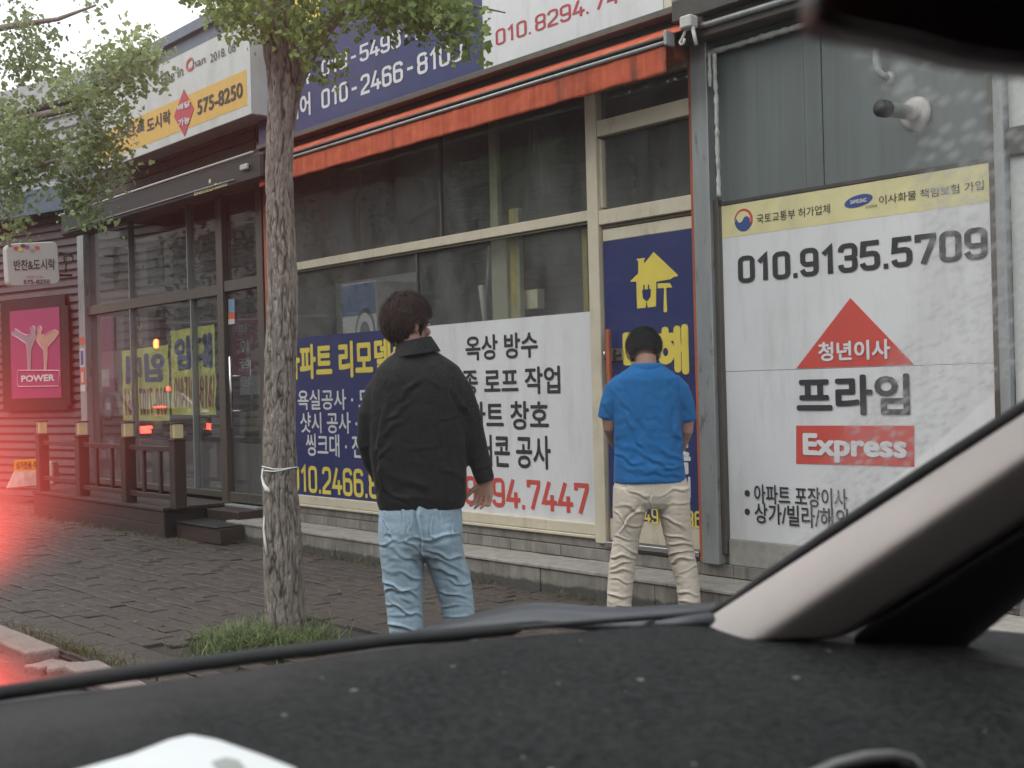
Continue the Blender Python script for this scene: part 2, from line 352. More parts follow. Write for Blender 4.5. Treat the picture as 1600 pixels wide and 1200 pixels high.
struct(mesh('ground',[(-160,KY0,-.035),(160,KY0,-.035),(160,160,-.035),(-160,160,-.035)],[(0,1,2,3)],M['soil']))
pave=struct(mesh('pavement',[(-40,KY1-.01,-.022),(8,KY1-.01,-.022),(8,5.6,-.022),(-40,5.6,-.022)],[(0,1,2,3)],M['soil']))
# pavers 225 x 112 mm in running bond, settled unevenly
PW,PD=.225,.112
cells=[]
def tree_pit(x,y): return (abs(x+5.54)<.42 and abs(y-3.12)<.50)
row=0; y=KY1+.01
while y<5.0:
    off=(row%2)*PW/2
    for i in range(-80,12):
        x=i*PW+off
        xc,yc=x+PW/2,y+PD/2
        if -17<xc<-2.2 and not tree_pit(xc,yc):
            px,py=pix(Vector((xc,yc,0)))
            vis=(-40<px<1640 and py<1080 and (CAM-Vector((xc,yc,0))).length<17)
            cells.append((xc,yc,vis,(Vector((xc,yc,0))-CAM).length))
    y+=PD; row+=1
def paver_v(xc,yc):
    h=rng.uniform(-.005,.004)+.008*noise.noise(Vector((xc*1.1,yc*1.1,0))); tx,ty=rng.uniform(-.018,.018,2); r=rng.uniform(-.02,.02)
    a,b=PW/2-.0035,PD/2-.0035; e=.006; out=[]
    for (s,z) in ((0,-.03),(0,-.004),(e,0)):
        for sx,sy in((-1,-1),(1,-1),(1,1),(-1,1)):
            dx,dy=sx*(a-s),sy*(b-s); dx,dy=dx-dy*r,dy+dx*r
            out.append((xc+dx,yc+dy,z+h+dx*tx+dy*ty))
    fs=[(8,9,10,11)]+[(k,(k+1)%4,(k+1)%4+4,k+4) for k in range(4)]+[(k+4,(k+1)%4+4,(k+1)%4+8,k+8) for k in range(4)]
    return out,fs
vis=[c for c in cells if c[2]]; vis.sort(key=lambda c:c[3]); near=vis[:290]; nearset=set((c[0],c[1]) for c in near)
for c in near:
    v,f=paver_v(0,0) if False else paver_v(c[0],c[1])
    v=[(p[0]-c[0],p[1]-c[1],p[2]) for p in v]
    me=bpy.data.meshes.new('paver'); me.from_pydata(v,[],f); me.materials.append(M['paver'])
    o=bpy.data.objects.new('paver',me); COL.objects.link(o); o.location=(c[0],c[1],0); o.parent=pave
mb=MB(); tones=[]
for c in cells:
    if (c[0],c[1]) in nearset: continue
    v,f=paver_v(c[0],c[1]); mb.add(v,f); tones+= [rng.random()]*12
o=mb.build('paver_field',M['paver'],pave); o['kind']='stuff'
at=o.data.attributes.new('tone','FLOAT','POINT'); at.data.foreach_set('value',np.array(tones,dtype=np.float32))
# kerb stones
kerb=thing('granite_kerb','long pale granite kerb of separate stones edging the pavement beside the road','kerb',(-6,KY1,0))
def kstone(x0,x1,dy=0,dz=0,rot=0,name='kerb_stone'):
    m=MB(); n=10
    m.box(x0+.006,x1-.006,KY0+dy,KY1+dy,-.16,.012+dz)
    o=m.build(name,M['granite'],kerb,bevel=.014,seg=2)
    if rot:
        c=Vector(((x0+x1)/2,(KY0+KY1)/2,0))
        R=Matrix.Translation(c)@Matrix.Rotation(rot,4,'Z')@Matrix.Translation(-c); o.data.transform(R)
    bm=bmesh.new(); bm.from_mesh(o.data); bmesh.ops.subdivide_edges(bm,edges=bm.edges,cuts=3,use_grid_fill=True)
    for v in bm.verts: v.co+=noise.noise_vector(v.co*9)*.008+noise.noise_vector(v.co*30)*.003
    bm.to_mesh(o.data); bm.free()
for i in range(14): kstone(-6.16-1.0*(i+1)+.03,-6.16-1.0*i,dz=rng.uniform(-.006,.006))
kstone(-6.10,-5.95,dy=-.04,dz=-.03,rot=.25); kstone(-5.93,-5.80,dy=.0,dz=-.02,rot=-.3)
kstone(-5.78,-4.9,dy=.01,rot=-.06,dz=.0)
for i in range(7): kstone(-4.88+1.0*i,-3.9+1.0*i,dz=rng.uniform(-.006,.006))
# ---- stone steps
YS,YF=5.05,5.42
steps=thing('stone_steps','two low grey stone tile steps stained dark along the foot of the shop window','steps',(-6.5,YS,0))
jo=[-9.80,-9.36,-8.90,-8.43,-7.96,-7.50,-7.05,-6.58,-6.12,-5.62,-5.13,-4.66,-4.20,-3.74,-3.28,-2.82,-2.36]
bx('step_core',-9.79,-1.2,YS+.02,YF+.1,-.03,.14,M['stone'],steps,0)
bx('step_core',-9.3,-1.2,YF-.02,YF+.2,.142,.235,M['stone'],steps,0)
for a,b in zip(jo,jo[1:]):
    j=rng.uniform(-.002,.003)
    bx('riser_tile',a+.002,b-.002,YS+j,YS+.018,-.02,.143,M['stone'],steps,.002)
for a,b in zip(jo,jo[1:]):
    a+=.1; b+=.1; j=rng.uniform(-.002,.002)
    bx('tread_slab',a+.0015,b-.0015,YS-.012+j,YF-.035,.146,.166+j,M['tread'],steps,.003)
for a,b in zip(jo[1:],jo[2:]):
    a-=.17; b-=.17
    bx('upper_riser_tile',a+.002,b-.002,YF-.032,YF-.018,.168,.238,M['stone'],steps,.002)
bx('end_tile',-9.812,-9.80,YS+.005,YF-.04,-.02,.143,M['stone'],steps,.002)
# sill band under frames
# ================================================================ REPAIR SHOP (middle)
shop=thing('repair_shop_building','single storey repair shop front with cream window frames and a narrow blue door','building',(-7,YF,0))
ZT=3.46
def rail(x0,x1,z0,z1,y0=YF-.03,y1=YF+.04,n='frame_rail',mat='cream',bev=.004): return bx(n,x0,x1,y0,y1,z0,z1,M[mat],shop,bev)
XL,XD0,XD1=-9.46,-5.455,-5.36; XR=-4.60
bx('sill_band',XL,XR+.2,YF-.016,YF+.10,.24,.322,M['stone'],shop,.004)
rail(XL,XD0,.325,.395,n='bottom_rail'); rail(XL,XD0,.303,.323,YF-.045,YF+.03,n='sill_lip')
rail(XL,XD0,2.305,2.372,n='middle_rail'); rail(XL,XD0,2.290,2.303,YF-.012,YF+.02,n='rail_groove',mat='cream_dark',bev=0)
rail(XD0,XD1,.28,3.30,YF-.045,YF+.05,n='door_post')
rail(XL-.06,XL,.24,3.4,YF-.04,YF+.05,n='corner_post',mat='orange_paint')
rail(XR,-4.562,.24,3.2,YF-.05,YF+.05,n='orange_post',mat='orange_paint')
rail(XD0,XR,3.10,3.185,n='head_rail'); rail(XL,XD0,3.2,3.3,n='head_rail')
rail(XD1,XR,2.815,2.915,n='transom_rail',y0=YF-.035); rail(XD1,XR,2.265,2.355,n='transom_rail',y0=YF-.04)
rail(XD1,XR,2.245,2.263,YF-.01,YF+.02,n='rail_groove',mat='cream_dark',bev=0)
rail(XD1-.015,XD1+.02,2.375,2.80,YF-.02,YF+.03,n='glazing_bead',mat='cream'); 
# inner window mullions seen through the glass
bx('glazing_bar',-7.33,-7.31,YF-.005,YF+.03,.40,2.29,M['alu_brown'],shop,.002)
bx('glazing_bar',-7.02,-7.0,YF-.005,YF+.03,2.375,3.19,M['alu_brown'],shop,.002)
def pane(x0,x1,z0,z1,y=YF+.012,mat='glass',parent=shop): return bx('window_pane',x0,x1,y,y+.006,z0,z1,M[mat],parent,0)
pane(XL,-7.33,.396,2.29); pane(-7.31,XD0,.396,2.29); pane(XL,-7.02,2.373,3.2); pane(-7.0,XD0,2.373,3.2)
pane(XD1,XR,2.356,2.814); pane(XD1,XR,2.916,3.099)
# door leaf
door=bx('door',XD1+.012,XR-.01,YF-.012,YF+.028,.30,2.238,M['cream'],shop,.004)
bx('top_band',XD1+.014,XR-.012,YF-.017,YF-.013,2.165,2.235,M['cream'],door,.0)
bx('kick_band',XD1+.014,XR-.012,YF-.018,YF-.013,.305,.44,M['cream'],door,.001)
bx('threshold',XD1,XR,YF-.06,YF+.05,.268,.297,M['steel'],shop,.003)
hp=[onY(x,y,YF-.05) for x,y in((950,515),(952,582))]
MB().box(hp[0].x-.001,hp[0].x+.028,YF-.075,YF-.050,Z(952,600,YF-.05),hp[0].z).build('door_pull',M['orange_paint'],door,bevel=.003)
lk=thing('padlock_hasp','shiny steel hasp and padlock fastening the blue shop door','lock',(onY(958,553,YF).x,YF-.03,onY(958,553,YF).z))
a=onY(945,546,YF-.03); b_=onY(973,563,YF-.03)
bx('hasp_plate',a.x,b_.x,YF-.032,YF-.022,b_.z,a.z,M['steel'],lk,.002)
MB().tube([(a.x+.02,YF-.04,b_.z+.01),(a.x+.02,YF-.055,b_.z+.02),(a.x+.02,YF-.055,a.z-.02),(a.x+.02,YF-.04,a.z-.01)],.006).build('shackle',M['steel'],lk,True)
MB().tube([(b_.x-.03,YF-.036,(a.z+b_.z)/2),(b_.x-.03,YF-.05,(a.z+b_.z)/2)],.012,12).build('lock_body',M['dark_metal'],lk,True)
# walls, roof, interior
bx('wall',XL-.02,XR+.2,YF+3.2,YF+3.3,0,3.6,M['interior'],shop,0)
bx('partition_wall',XL-.12,XL-.03,YF+.05,YF+3.2,0,3.6,M['interior'],shop,0)
bx('partition_wall',-4.45,-4.40,YF+.06,YF+3.2,0,3.6,M['interior'],shop,0)
bx('floor',XL-.02,-4.46,YF+.11,YF+3.2,.0,.30,M['interior_dark'],shop,0)
bx('ceiling',XL-.02,-4.46,YF+.06,YF+3.2,3.32,3.40,M['interior_dark'],shop,0)
bx('fascia_beam',XL-.1,-4.56,YF-.02,YF+.2,3.302,ZT+.9,M['dark_wall'],shop,0)
bx('fascia_beam',-4.56,-1.0,YF-.01,YF+.2,3.36,ZT+.9,M['dark_wall'],shop,0)
bx('roof_slab',XL-.12,-1.0,YF+.21,YF+3.4,ZT+.6,ZT+.75,M['roof_grey'],shop,0)
# ---- vertical posts / curtain things inside
inside=lambda px,Y:X(px,450,Y)
M['post_green']=pm('pale_green_post',(.50,.52,.34),.6,var=.15)
M['post_yellow']=pm('yellow_door_edge',(.60,.53,.12),.6,var=.1)
def inpost(l,r,yt,Y,mat,zb=.3,zt=3.3,name='stud_post'):
    return bx(name,X(l,yt,Y),X(r,yt,Y),Y,Y+.04,zb,zt,M[mat],shop,.003)
inpost(766,778,350,YF+.12,'post_green',2.36,3.3); inpost(768,792,430,YF+.12,'post_green',.3,2.36)
inpost(797,806,430,YF+.09,'post_yellow',.3,2.5); inpost(806,812,430,YF+.09,'post_green',.3,2.5); inpost(910,918,430,YF+.06,'post_yellow',.3,2.28)
def leaning(p,q,Y,r,mat,label,cat,name):
    A=onY(*p,Y);B=onY(*q,Y); o=MB().tube([(A.x,Y,A.z),(B.x,Y+.12,B.z)],r,8).build(name,mat,None,True); tag(o,label,cat); return o
leaning((752,446),(745,560),YF+.1,.022,M['white_ink'],'short white plastic pipe leaning upright inside the shop window','pipe','plastic_pipe')
leaning((765,385),(735,560),YF+.135,.014,M['alu'],'thin grey metal pole leaning behind the shop glass beside the white pipe','pole','metal_pole')
leaning((830,190),(795,420),YF+.5,.018,M['interior'],'long brown timber lath leaning behind the upper shop pane','lath','timber_lath')
leaning((843,200),(835,300),YF+.6,.03,M['alu'],'broad grey board standing behind the upper shop pane','board','grey_board')
lt=onY(800,456,YF+.15); lb=onY(840,482,YF+.15)
M['carton_reflection']=pm('carton_and_reflection',(.85,.82,.62),.8,var=.1)
tag(bx('reflected_square',lt.x,lb.x,YF+.15,YF+.22,lb.z,lt.z,M['carton_reflection'],None,.004),'small pale cream square standing for a reflection in the shop glass','box')  # pale block whose colour stands for a small reflection in the pane
bx('inner_board',-9.40,X(655,450,YF+.62),YF+.62,YF+.65,.32,2.25,pm('pale_inner_board',(.70,.70,.66),.9,var=.25,vscale=.9),shop,0)
bx('inner_board',-9.40,X(560,300,YF+.9),YF+.9,YF+.93,2.40,3.3,pm('dull_inner_board',(.32,.32,.30),.9,var=.35,vscale=.9),shop,0)
# washer carton in window
wb=thing('appliance_carton','blue and white carton with a washing machine picture standing behind the shop glass','box',(X(575,480,YF+.13),YF+.06,1.3))
a=onY(545,446,YF+.13); c=onY(601,540,YF+.13)
M['carton_white']=pm('carton_white',(.9,.92,.95),.7); M['carton_blue']=pm('carton_blue',(.10,.18,.42),.6); M['carton_grey']=pm('carton_grey',(.28,.29,.32),.6)
bx('carton_body',a.x,c.x,YF+.06,YF+.48,1.1,a.z,M['carton_white'],wb,.004)
hx=c.x-a.x
bx('blue_print',a.x+.004,c.x-.004,YF+.056,YF+.059,a.z-.26,a.z-.01,M['carton_blue'],wb,0)
for k in range(3): bx('label_bar',a.x+.05,a.x+.25,YF+.056,YF+.059,a.z-.52-.11*k,a.z-.45-.11*k,M['carton_blue'],wb,0)
cx=(c.x-hx*.32); cz=a.z-.42
for r0,mt,dy in((.20,'carton_grey',.0),(.165,'carton_white',.003),(.10,'carton_grey',.006)):
    MB().prism([(cx+r0*.72*math.cos(q),YF+.056-dy,cz+r0*1.05*math.sin(q)) for q in np.linspace(0,2*math.pi,28,endpoint=False)],(0,.002,0)).build('printed_drum',M[mt],wb)
lettering('SMART',(a.x+.06,YF+.394,a.z-.2),(a.x+.42*hx+.1,YF+.394,a.z-.12),M['carton_white'],wb,bold=.02) if False else None
sc=thing('shelf_unit','dim grey shelf of boxes standing behind the glass beside the carton','shelf',(X(500,480,YF+1.2),YF+1.2,.3))
for k,(zz) in enumerate((1.35,1.75,2.12)):
    bx('shelf_board',-10.6,-8.6,YF+1.2,YF+1.6,zz,zz+.03,M['alu'],sc,.002)
    for q in range(4):
        x0=-10.5+q*.47+rng.uniform(0,.06); bx('stored_box',x0,x0+rng.uniform(.28,.4),YF+1.22,YF+1.55,zz+.032,zz+rng.uniform(.15,.28),M['interior' if q%2 else 'carton_reflection'],sc,.003)
for xx in(-10.6,-8.62): bx('shelf_leg',xx,xx+.03,YF+1.2,YF+1.6,.3,2.4,M['alu'],sc,.002)
# ---- window posters
def rect_sign(name,label,cat,x0,x1,z0,z1,y,mat,t=.006,pname='panel'):
    r=thing(name,label,cat,((x0+x1)/2,y,z0)); bx(pname,x0,x1,y-t,y,z0,z1,M[mat],r,0); return r
yp=YF+.010; ys=yp-.0065
xs=X(655,650,YF)
blue=rect_sign('window_poster','dark blue window poster with yellow heading on apartment remodelling behind the tree','poster',XL+.01,xs,.392,1.737,yp,'navy')
for s,bl,tr,mt,b in (('아파트 리모델링',(446,594),(640,525),'yellow_ink',.035),('욕실공사 · 도배',(466,640.5),(600,606),'white_ink',.015),('샷시 공사 · 목공',(470,676),(606,644),'white_ink',.015),
   ('씽크대 · 전등',(479,712),(588,680),'white_ink',.015),('010.2466.8100',(455,768),(645,733),'yellow_ink',.03)):
    ltY(s,bl,tr,ys,M[mt],blue,bold=b,lift=.002,fig=s[0]=='0')
white=rect_sign('window_poster','white window poster with black lines on rooftop waterproofing and a red phone number','poster',xs+.002,XD0-.003,.392,1.737,yp,'white_print')
for s,bl,tr,mt,b in (('옥상 방수',(728,564),(840,517),'black_ink',.022),('각종 로프 작업',(698,618),(875,571),'black_ink',.022),('아파트 창호',(706,670),(857,626),'black_ink',.022),
   ('에어콘 공사',(724,727),(860,681),'black_ink',.022),('010.8294.7447',(662,783),(921,750),'red_ink',.04)):
    ltY(s,bl,tr,ys,M[mt],white,bold=b,lift=.002,fig=s[0]=='0')
dr=thing('door_poster','tall dark blue door poster with yellow house, plug and hammer emblem','poster',(-5,YF-.02,.44))
yd=YF-.019
bx('panel',XD1+.018,XR-.016,yd,yd+.004,.44,2.16,M['navy'],dr,0)
def dz(*p): return [(940+a/4.615,340+b/4.615) for a,b in p]
house=dz((376,248),(552,415),(548,422),(520,428),(508,436),(500,444),(395,462),(393,640),(335,648),(330,625),(330,612),(322,612),(322,625),(318,650),(258,656),(252,462),(210,463),(212,455),(266,402),(266,312),(256,308),(254,298),(312,290),(314,300),(306,306),(308,332))
shapeY('house_emblem',house,yd,M['yellow_ink'],dr,t=.002)
shapeY('hammer_emblem',dz((405,474),(492,472),(510,504),(478,504),(466,508),(474,676),(462,684),(448,678),(452,510),(440,508),(406,510)),yd,M['yellow_ink'],dr,t=.002)
shapeY('plug_emblem',dz((296,522),(304,520),(304,486),(312,486),(312,519),(337,517),(337,484),(345,484),(345,516),(357,515),(354,570),(332,600),(320,600),(300,578)),yd,M['navy'],dr,t=.002,lift=.0025)
ltY('다해',(974.7,588),(1075.4,506),yd,M['yellow_ink'],dr,bold=.05,lift=.002,name='large_lettering')
ltY('건축',(1012,738),(1079,688),yd,M['white_ink'],dr,bold=.03,lift=.002)
ltY('인테리어',(985,772),(1079,745),yd,M['white_ink'],dr,bold=.02,lift=.002)
ltY('010.5498.3436',(958,813),(1097,797),yd,M['yellow_ink'],dr,fig=True,lift=.002)
# ---- awning
aw=thing('orange_awning','faded orange cloth awning rolled out on a grey rod above the repair shop window','awning',(-7,5.0,3.1))
YA=5.08
xl=X(463,260,YA)-.6; xr=X(1041,90,YA)
zb=(Z(1041,108,YA)+Z(463,277,YA)+2*Z(800,184,YA))/4; zt=(Z(1041,68,YA)+Z(463,243,YA)+2*Z(800,149,YA))/4
nx,nz=220,8; vs=[];fs=[]
for i in range(nx+1):
    for k in range(nz+1):
        u=i/nx; v=k/nz; x=xl+(xr-xl)*u
        vs.append((x,YA+.012*(1-v)*noise.noise(Vector((x*3,0,1)))+.006*(1-v)*math.sin(x*17)+.004*noise.noise(Vector((x*12,v*2,3))),zb+(zt-zb)*v+(.006*noise.noise(Vector((x*4,7,0))) if k==0 else 0)))
for i in range(nx):
    for k in range(nz): a=i*(nz+1)+k; fs.append((a,a+nz+1,a+nz+2,a+1))
va=mesh('valance',vs,fs,M['orange_cloth'],aw,True); so_=va.modifiers.new('s','SOLIDIFY'); so_.thickness=.004
zr=zt+.028
MB().tube([(xl,YA-.01,zr-.012),(xr+.01,YA-.01,zr-.012)],.012).build('front_rod',M['alu'],aw,True)
MB().tube([(xl,YA+.02,zr+.03),(xr+.01,YA+.02,zr+.03)],.010).build('back_rod',M['alu_brown'],aw,True)
bx('rod_end_cap',xr+.01,xr+.03,YA-.035,YA+.045,zr-.035,zr+.05,M['alu'],aw,.006)
ze=(Z(1060,33,5.36)+Z(463,232,5.36))/2
ze=Z(800,119,5.32)
MB().hexa([(xl,YA+.025,zr+.038),(xr+.12,YA+.025,zr+.038),(xr+.12,5.34,ze),(xl,5.34,ze),(xl,YA+.025,zr+.044),(xr+.12,YA+.025,zr+.044),(xr+.12,5.34,ze+.006),(xl,5.34,ze+.006)]).build('rolled_cloth',M['orange_cloth'],aw)
bx('awning_box',xl,xr+.2,5.30,5.38,ze+.008,ze+.075,M['black_metal'],aw,.01)
bx('under_board',xl,XR,5.26,YF-.055,3.12,3.24,M['orange_paint'],aw,.003)
# crank bracket at the awning end
cr=thing('awning_crank_bracket','white rusty crank bracket with a looped eye at the awning end','bracket',tuple(onY(1075,60,5.15)))
P=lambda x,y,Y=5.12:onY(x,y,Y)
M['bracket']=pm('white_bracket',(.5,.5,.47),.6,var=.2)
a=P(1066,28);b=P(1084,42); bx('gear_head',a.x,b.x,5.09,5.16,b.z,a.z,M['bracket'],cr,.008)
MB().tube([P(1072,42),P(1069,54),P(1066,60),P(1062,66),P(1064,70),P(1068,68),P(1070,60)],.008).build('crank_eye',M['bracket'],cr,True)
MB().tube([P(1082,42),P(1085,56),P(1088,70)],.011).build('crank_arm',M['bracket'],cr,True)
# ---- fascia signs
YG=5.24
def zof(pts,Y): return sum(Z(x,y,Y) for x,y in pts)/len(pts)
zsb=zof(((410,225),(755,107),(1035,20)),YG)
xa,xb,xc_=X(404,200,YG),X(755,80,YG),X(1036,10,YG)
bs=thing('fascia_sign','long dark blue fascia signboard with two white phone numbers above the orange awning','signboard',((xa+xb)/2,YG,zsb))
bx('panel',xa,xb-.002,YG,YG+.12,zsb,zsb+1.15,M['navy'],bs,.0)
yk=YG-.0005
for s,bl,tr,mt,b in (('건    축',(415,157),(485,100),'white_ink',.03),('인테리어',(415,204),(485,143),'white_ink',.03),('010 - 5498 - 3436',(503,121),(721,4),'white_ink',.0),('010 - 2466 - 8100',(503,171),(723,56),'white_ink',.0)):
    ltY(s,bl,tr,yk,M[mt],bs,bold=b,lift=.002,fig=s[0]=='0')
# heading: characters partly above the picture edge
ltY('다해',(421,77),(500,-30),yk,M['yellow_ink'],bs,bold=.05,lift=.002,name='large_lettering')
ltY('이나',(537,33),(640,-75),yk,M['yellow_ink'],bs,bold=.05,lift=.002,name='large_lettering')
ws=thing('fascia_sign','white fascia signboard with a crimson phone number beside the long blue sign','signboard',((xb+xc_)/2,YG,zsb))
bx('panel',xb+.002,xc_,YG,YG+.12,zsb,zsb+1.15,M['white_print'],ws,.0)
ltY('010. 8294. 7447',(775,72),(1012,-42),yk,M['crimson_ink'],ws,fig=True,t=.14,lift=.002)
bx('side_edge',xc_+.001,xc_+.06,YG+.005,YG+.11,zsb,zsb+1.15,M['cream'],ws,.002)
bx('sign_rail',xa,xc_+.12,YG-.03,YG+.14,zsb-.045,zsb-.004,M['alu_brown'],shop,.004)
bx('soffit_board',xa,-4.56,YG+.06,YF-.02,zsb-.12,zsb-.047,M['black_metal'],shop,.0)
# ================================================================ MOVING COMPANY (right)
mv=thing('moving_shop_wall','grey green panelled wall with aluminium posts and patched plaster right of the orange post','wall',(-3.6,YF,0))
M['alu2']=M['alu']
bx('post',-4.56,-4.44,YF-.075,YF+.06,.24,3.20,M['alu'],mv,.004)
bx('post_lip',-4.44,-4.405,YF-.045,YF+.05,.30,2.30,M['alu_brown'],mv,.003)
bx('post',-2.80,-2.765,YF-.05,YF+.05,.2,3.4,M['alu_brown'],mv,.004); bx('post',-2.762,-2.715,YF-.07,YF+.05,.2,3.4,M['alu'],mv,.004)
zg0=2.285
bx('wall_panel',-4.435,-3.83,YF-.012,YF+.03,zg0,3.3,M['grey_panel'],mv,.002); bx('wall_panel',-3.827,-3.72,YF-.016,YF+.03,zg0,3.3,M['grey_panel'],mv,.002)
bx('wall_panel',-3.717,-2.81,YF-.012,YF+.03,zg0,3.3,M['grey_panel'],mv,.002)
bx('panel_trim',-4.40,-2.80,YF-.03,YF+.01,2.262,2.284,M['dark_metal'],mv,.003)
bx('base_board',-4.40,-2.72,YF-.03,YF+.05,.24,.385,M['tread'],mv,.003)
bx('eave_beam',-4.56,-1.0,YF-.22,YF-.02,3.30,3.42,M['dark_metal'],mv,.006)
bx('eave_beam',-4.56,-1.0,YF-.16,YF-.02,3.19,3.297,M['dark_wall'],mv,.006)
MB().tube([onY(1092,40,5.25),onY(1105,38,5.25),onY(1300,-22,5.25)],.018).build('eave_pipe',M['alu'],mv,True)
MB().tube([onY(1092,-40,5.25),onY(1094,42,5.25)],.02).build('drop_pipe',M['alu'],mv,True)
# plaster bead along the post top and the eave
def lump(name,pts,r,Y,parent):
    q=[];R=[]
    for (x0,y0),(x1,y1) in zip(pts,pts[1:]):
        n=max(2,int(math.hypot(x1-x0,y1-y0)/4))
        for i in range(n):
            t=i/n; q.append(onY(x0+(x1-x0)*t,y0+(y1-y0)*t,Y)); R.append(r*.75*(1+.45*noise.noise(Vector((q[-1].x*22,q[-1].z*22,2)))))
    o=MB().tube(q,R,10).build(name,M['plaster'],parent,True)
    for v in o.data.vertices: v.co+=noise.noise_vector(v.co*45)*.006
    return o
lump('plaster_bead',[(1106,84),(1125,78),(1180,62),(1225,48),(1290,30)],.022,YF-.05,mv)
lump('plaster_bead',[(1116,84),(1119,150),(1121,230),(1124,312)],.016,YF-.08,mv)
lump('plaster_bead',[(1108,84),(1110,140)],.015,YF-.085,mv)
brd=thing('mover_signboard','large white signboard of a moving company with red triangle and red name box','signboard',(-3.6,YF-.03,.39))
yb=YF-.025; zs=zof(((1143,581),(1555,566)),yb)
bx('upper_panel',-4.395,-2.805,yb,yb+.012,zs+.001,2.26,M['white_print'],brd,0); bx('lower_panel',-4.395,-2.805,yb+.0015,yb+.012,.387,zs-.0015,M['white_print'],brd,0)
zy=zof(((1137,371.5),(1432,331)),yb)
bx('yellow_band',-4.394,-2.806,yb-.001,yb,zy,2.259,M['pale_yellow'],brd,0)
yq=yb-.0015
T=lambda s,bl,tr,mt,b,**k: ltY(s,bl,tr,yq,M[mt],brd,bold=b,lift=.002,**k)
T('국토교통부 허가업체',(1182.8,350),(1297,318),'black_ink',.0); T('이사화물 책임보험 가입',(1374,320),(1537,281),'black_ink',.0)
T('010.9135.5709',(1154,443),(1542.5,349),'black_ink',0,fig=True,t=.2)
T('프라임',(1245.5,648.5),(1421,583),'black_ink',.03)
shapeY('red_triangle',[(1328.8,465.6),(1428.6,569.8),(1244.2,575.9)],yb,M['red_ink'],brd,t=.0015)
shapeY('red_box',[(1244.2,665),(1428.6,665),(1428.6,729),(1244.2,724.3)],yb,M['red_ink'],brd,t=.0015)
ltY('청년이사',(1279.3,565),(1391,529),yb-.003,M['white_ink'],brd,bold=.03,lift=.002)
ltY('Express',(1255.4,721),(1417,679),yb-.003,M['white_ink'],brd,bold=.04,lift=.002)
T('아파트 포장이사',(1179,786),(1324,764),'black_ink',.015); T('상가/빌라/해외',(1179.9,817),(1325,795),'black_ink',.015)
def disc(cx,cy,rx,rz,Y,mt,name,parent,a0=0,a1=2*math.pi,t=.002,n=28):
    c=onY(cx,cy,Y); return MB().prism([(c.x+rx*math.cos(q),Y-t,c.z+rz*math.sin(q)) for q in np.linspace(a0,a1,n,endpoint=a1-a0<6)],(0,t*.9,0)).build(name,M[mt],parent)
for y_ in(770.6,799.5): disc(1167.7,y_,.018,.018,yb,'black_ink','bullet',brd)
# swirl emblem
c=onY(1162,344,yb); R_=.064
def arc(cx,cz,r,a,b,n=18): return [(cx+r*math.cos(q),cz+r*math.sin(q)) for q in np.linspace(a,b,n)]
red=arc(c.x,c.z,R_,-.5,math.pi*.98)+[ (x,z) for x,z in arc(c.x-.004,c.z+.002,R_*.80,math.pi*.98,-.3)]
MB().prism([(x,yb-.003,z) for x,z in red],(0,.0015,0)).build('red_swirl',M['red_ink'],brd)
h=R_/2
bl_=arc(c.x,c.z,R_*.96,math.pi*1.02,math.pi*2-.35)+arc(c.x+h*.62,c.z-.004,h*.72,-.5,math.pi*.9)+arc(c.x-h*.75,c.z+.012,h*.70,-.4,-math.pi+.0)
MB().prism([(x,yb-.003,z) for x,z in bl_],(0,.0015,0)).build('blue_swirl',M['ink_blue'],brd)
c=onY(1341.5,314,yb); el=[]
for q in np.linspace(0,2*math.pi,30,endpoint=False):
    a,b=.083*math.cos(q),.030*math.sin(q); el.append((c.x+a*math.cos(.12)-b*math.sin(.12),yb-.003,c.z+a*math.sin(.12)+b*math.cos(.12)))
MB().prism(el,(0,.0015,0)).build('blue_oval',M['ink_blue'],brd)
ltY('SAMSUNG',(1329,319.5),(1354,309),yb-.004,M['white_ink'],brd,bold=.02,lift=.002)
ltY('삼성화재',(1352,326),(1370,319),yb-.002,M['black_ink'],brd,bold=0,lift=.002)
# flue and pipe on the grey wall
fl=thing('flue_pipe','stainless steel boiler flue sticking out of the grey green wall','flue',tuple(onY(1445,175,YF)))
c=onY(1432,178,YF-.012); M['flue']=pm('stained_flue_steel',(.6,.58,.56),.3,.9,var=.25,vs=(8,8,8)); M['flange']=pm('flue_flange',(.42,.385,.36),.6,.2,var=.2)
e=onY(1376,169,YF-.30); 
r=.05
ax=(Vector((e.x,YF-.30,e.z))-Vector((c.x,YF-.012,c.z)))
MB().tube([(c.x,YF-.013,c.z),(c.x,YF-.028,c.z),(c.x,YF-.034,c.z)],[.085,.08,.06],28).build('wall_flange',M['flange'],fl,True)
c0=Vector((c.x,YF-.02,c.z)); MB().tube([c0,c0+ax*.82],.036,24,False).build('flue_tube',M['flue'],fl,True)
tipo=MB().tube([c0+ax*.80,c0+ax*.83,c0+ax*.98,c0+ax*1.0,c0+ax*.97,c0+ax*.80],[.040,.0415,.0415,.038,.034,.034],24,False).build('flue_tip',M['black_metal'],fl,True)
MB().tube([c0+ax*.86,c0+ax*.975],[.034,.004],20,False).build('flue_cone',M['bracket'],fl,True)
wp=thing('drain_pipe','thin pale grey drain pipe bending into the grey green wall above the flue','pipe',tuple(onY(1367,40,YF)))
q=[onY(1367,-60,YF-.07),onY(1368,20,YF-.07),onY(1369,95,YF-.07),onY(1371,108,YF-.065),onY(1378,117,YF-.055),onY(1390,122,YF-.02)]
MB().tube(q,.017,14).build('pipe_run',pm('pale_pipe',(.33,.35,.34),.5),wp,True)
MB().tube([onY(1388,121,YF-.035),onY(1391,122,YF-.012)],[.03,.03],16).build('pipe_collar',M['alu'],wp,True)
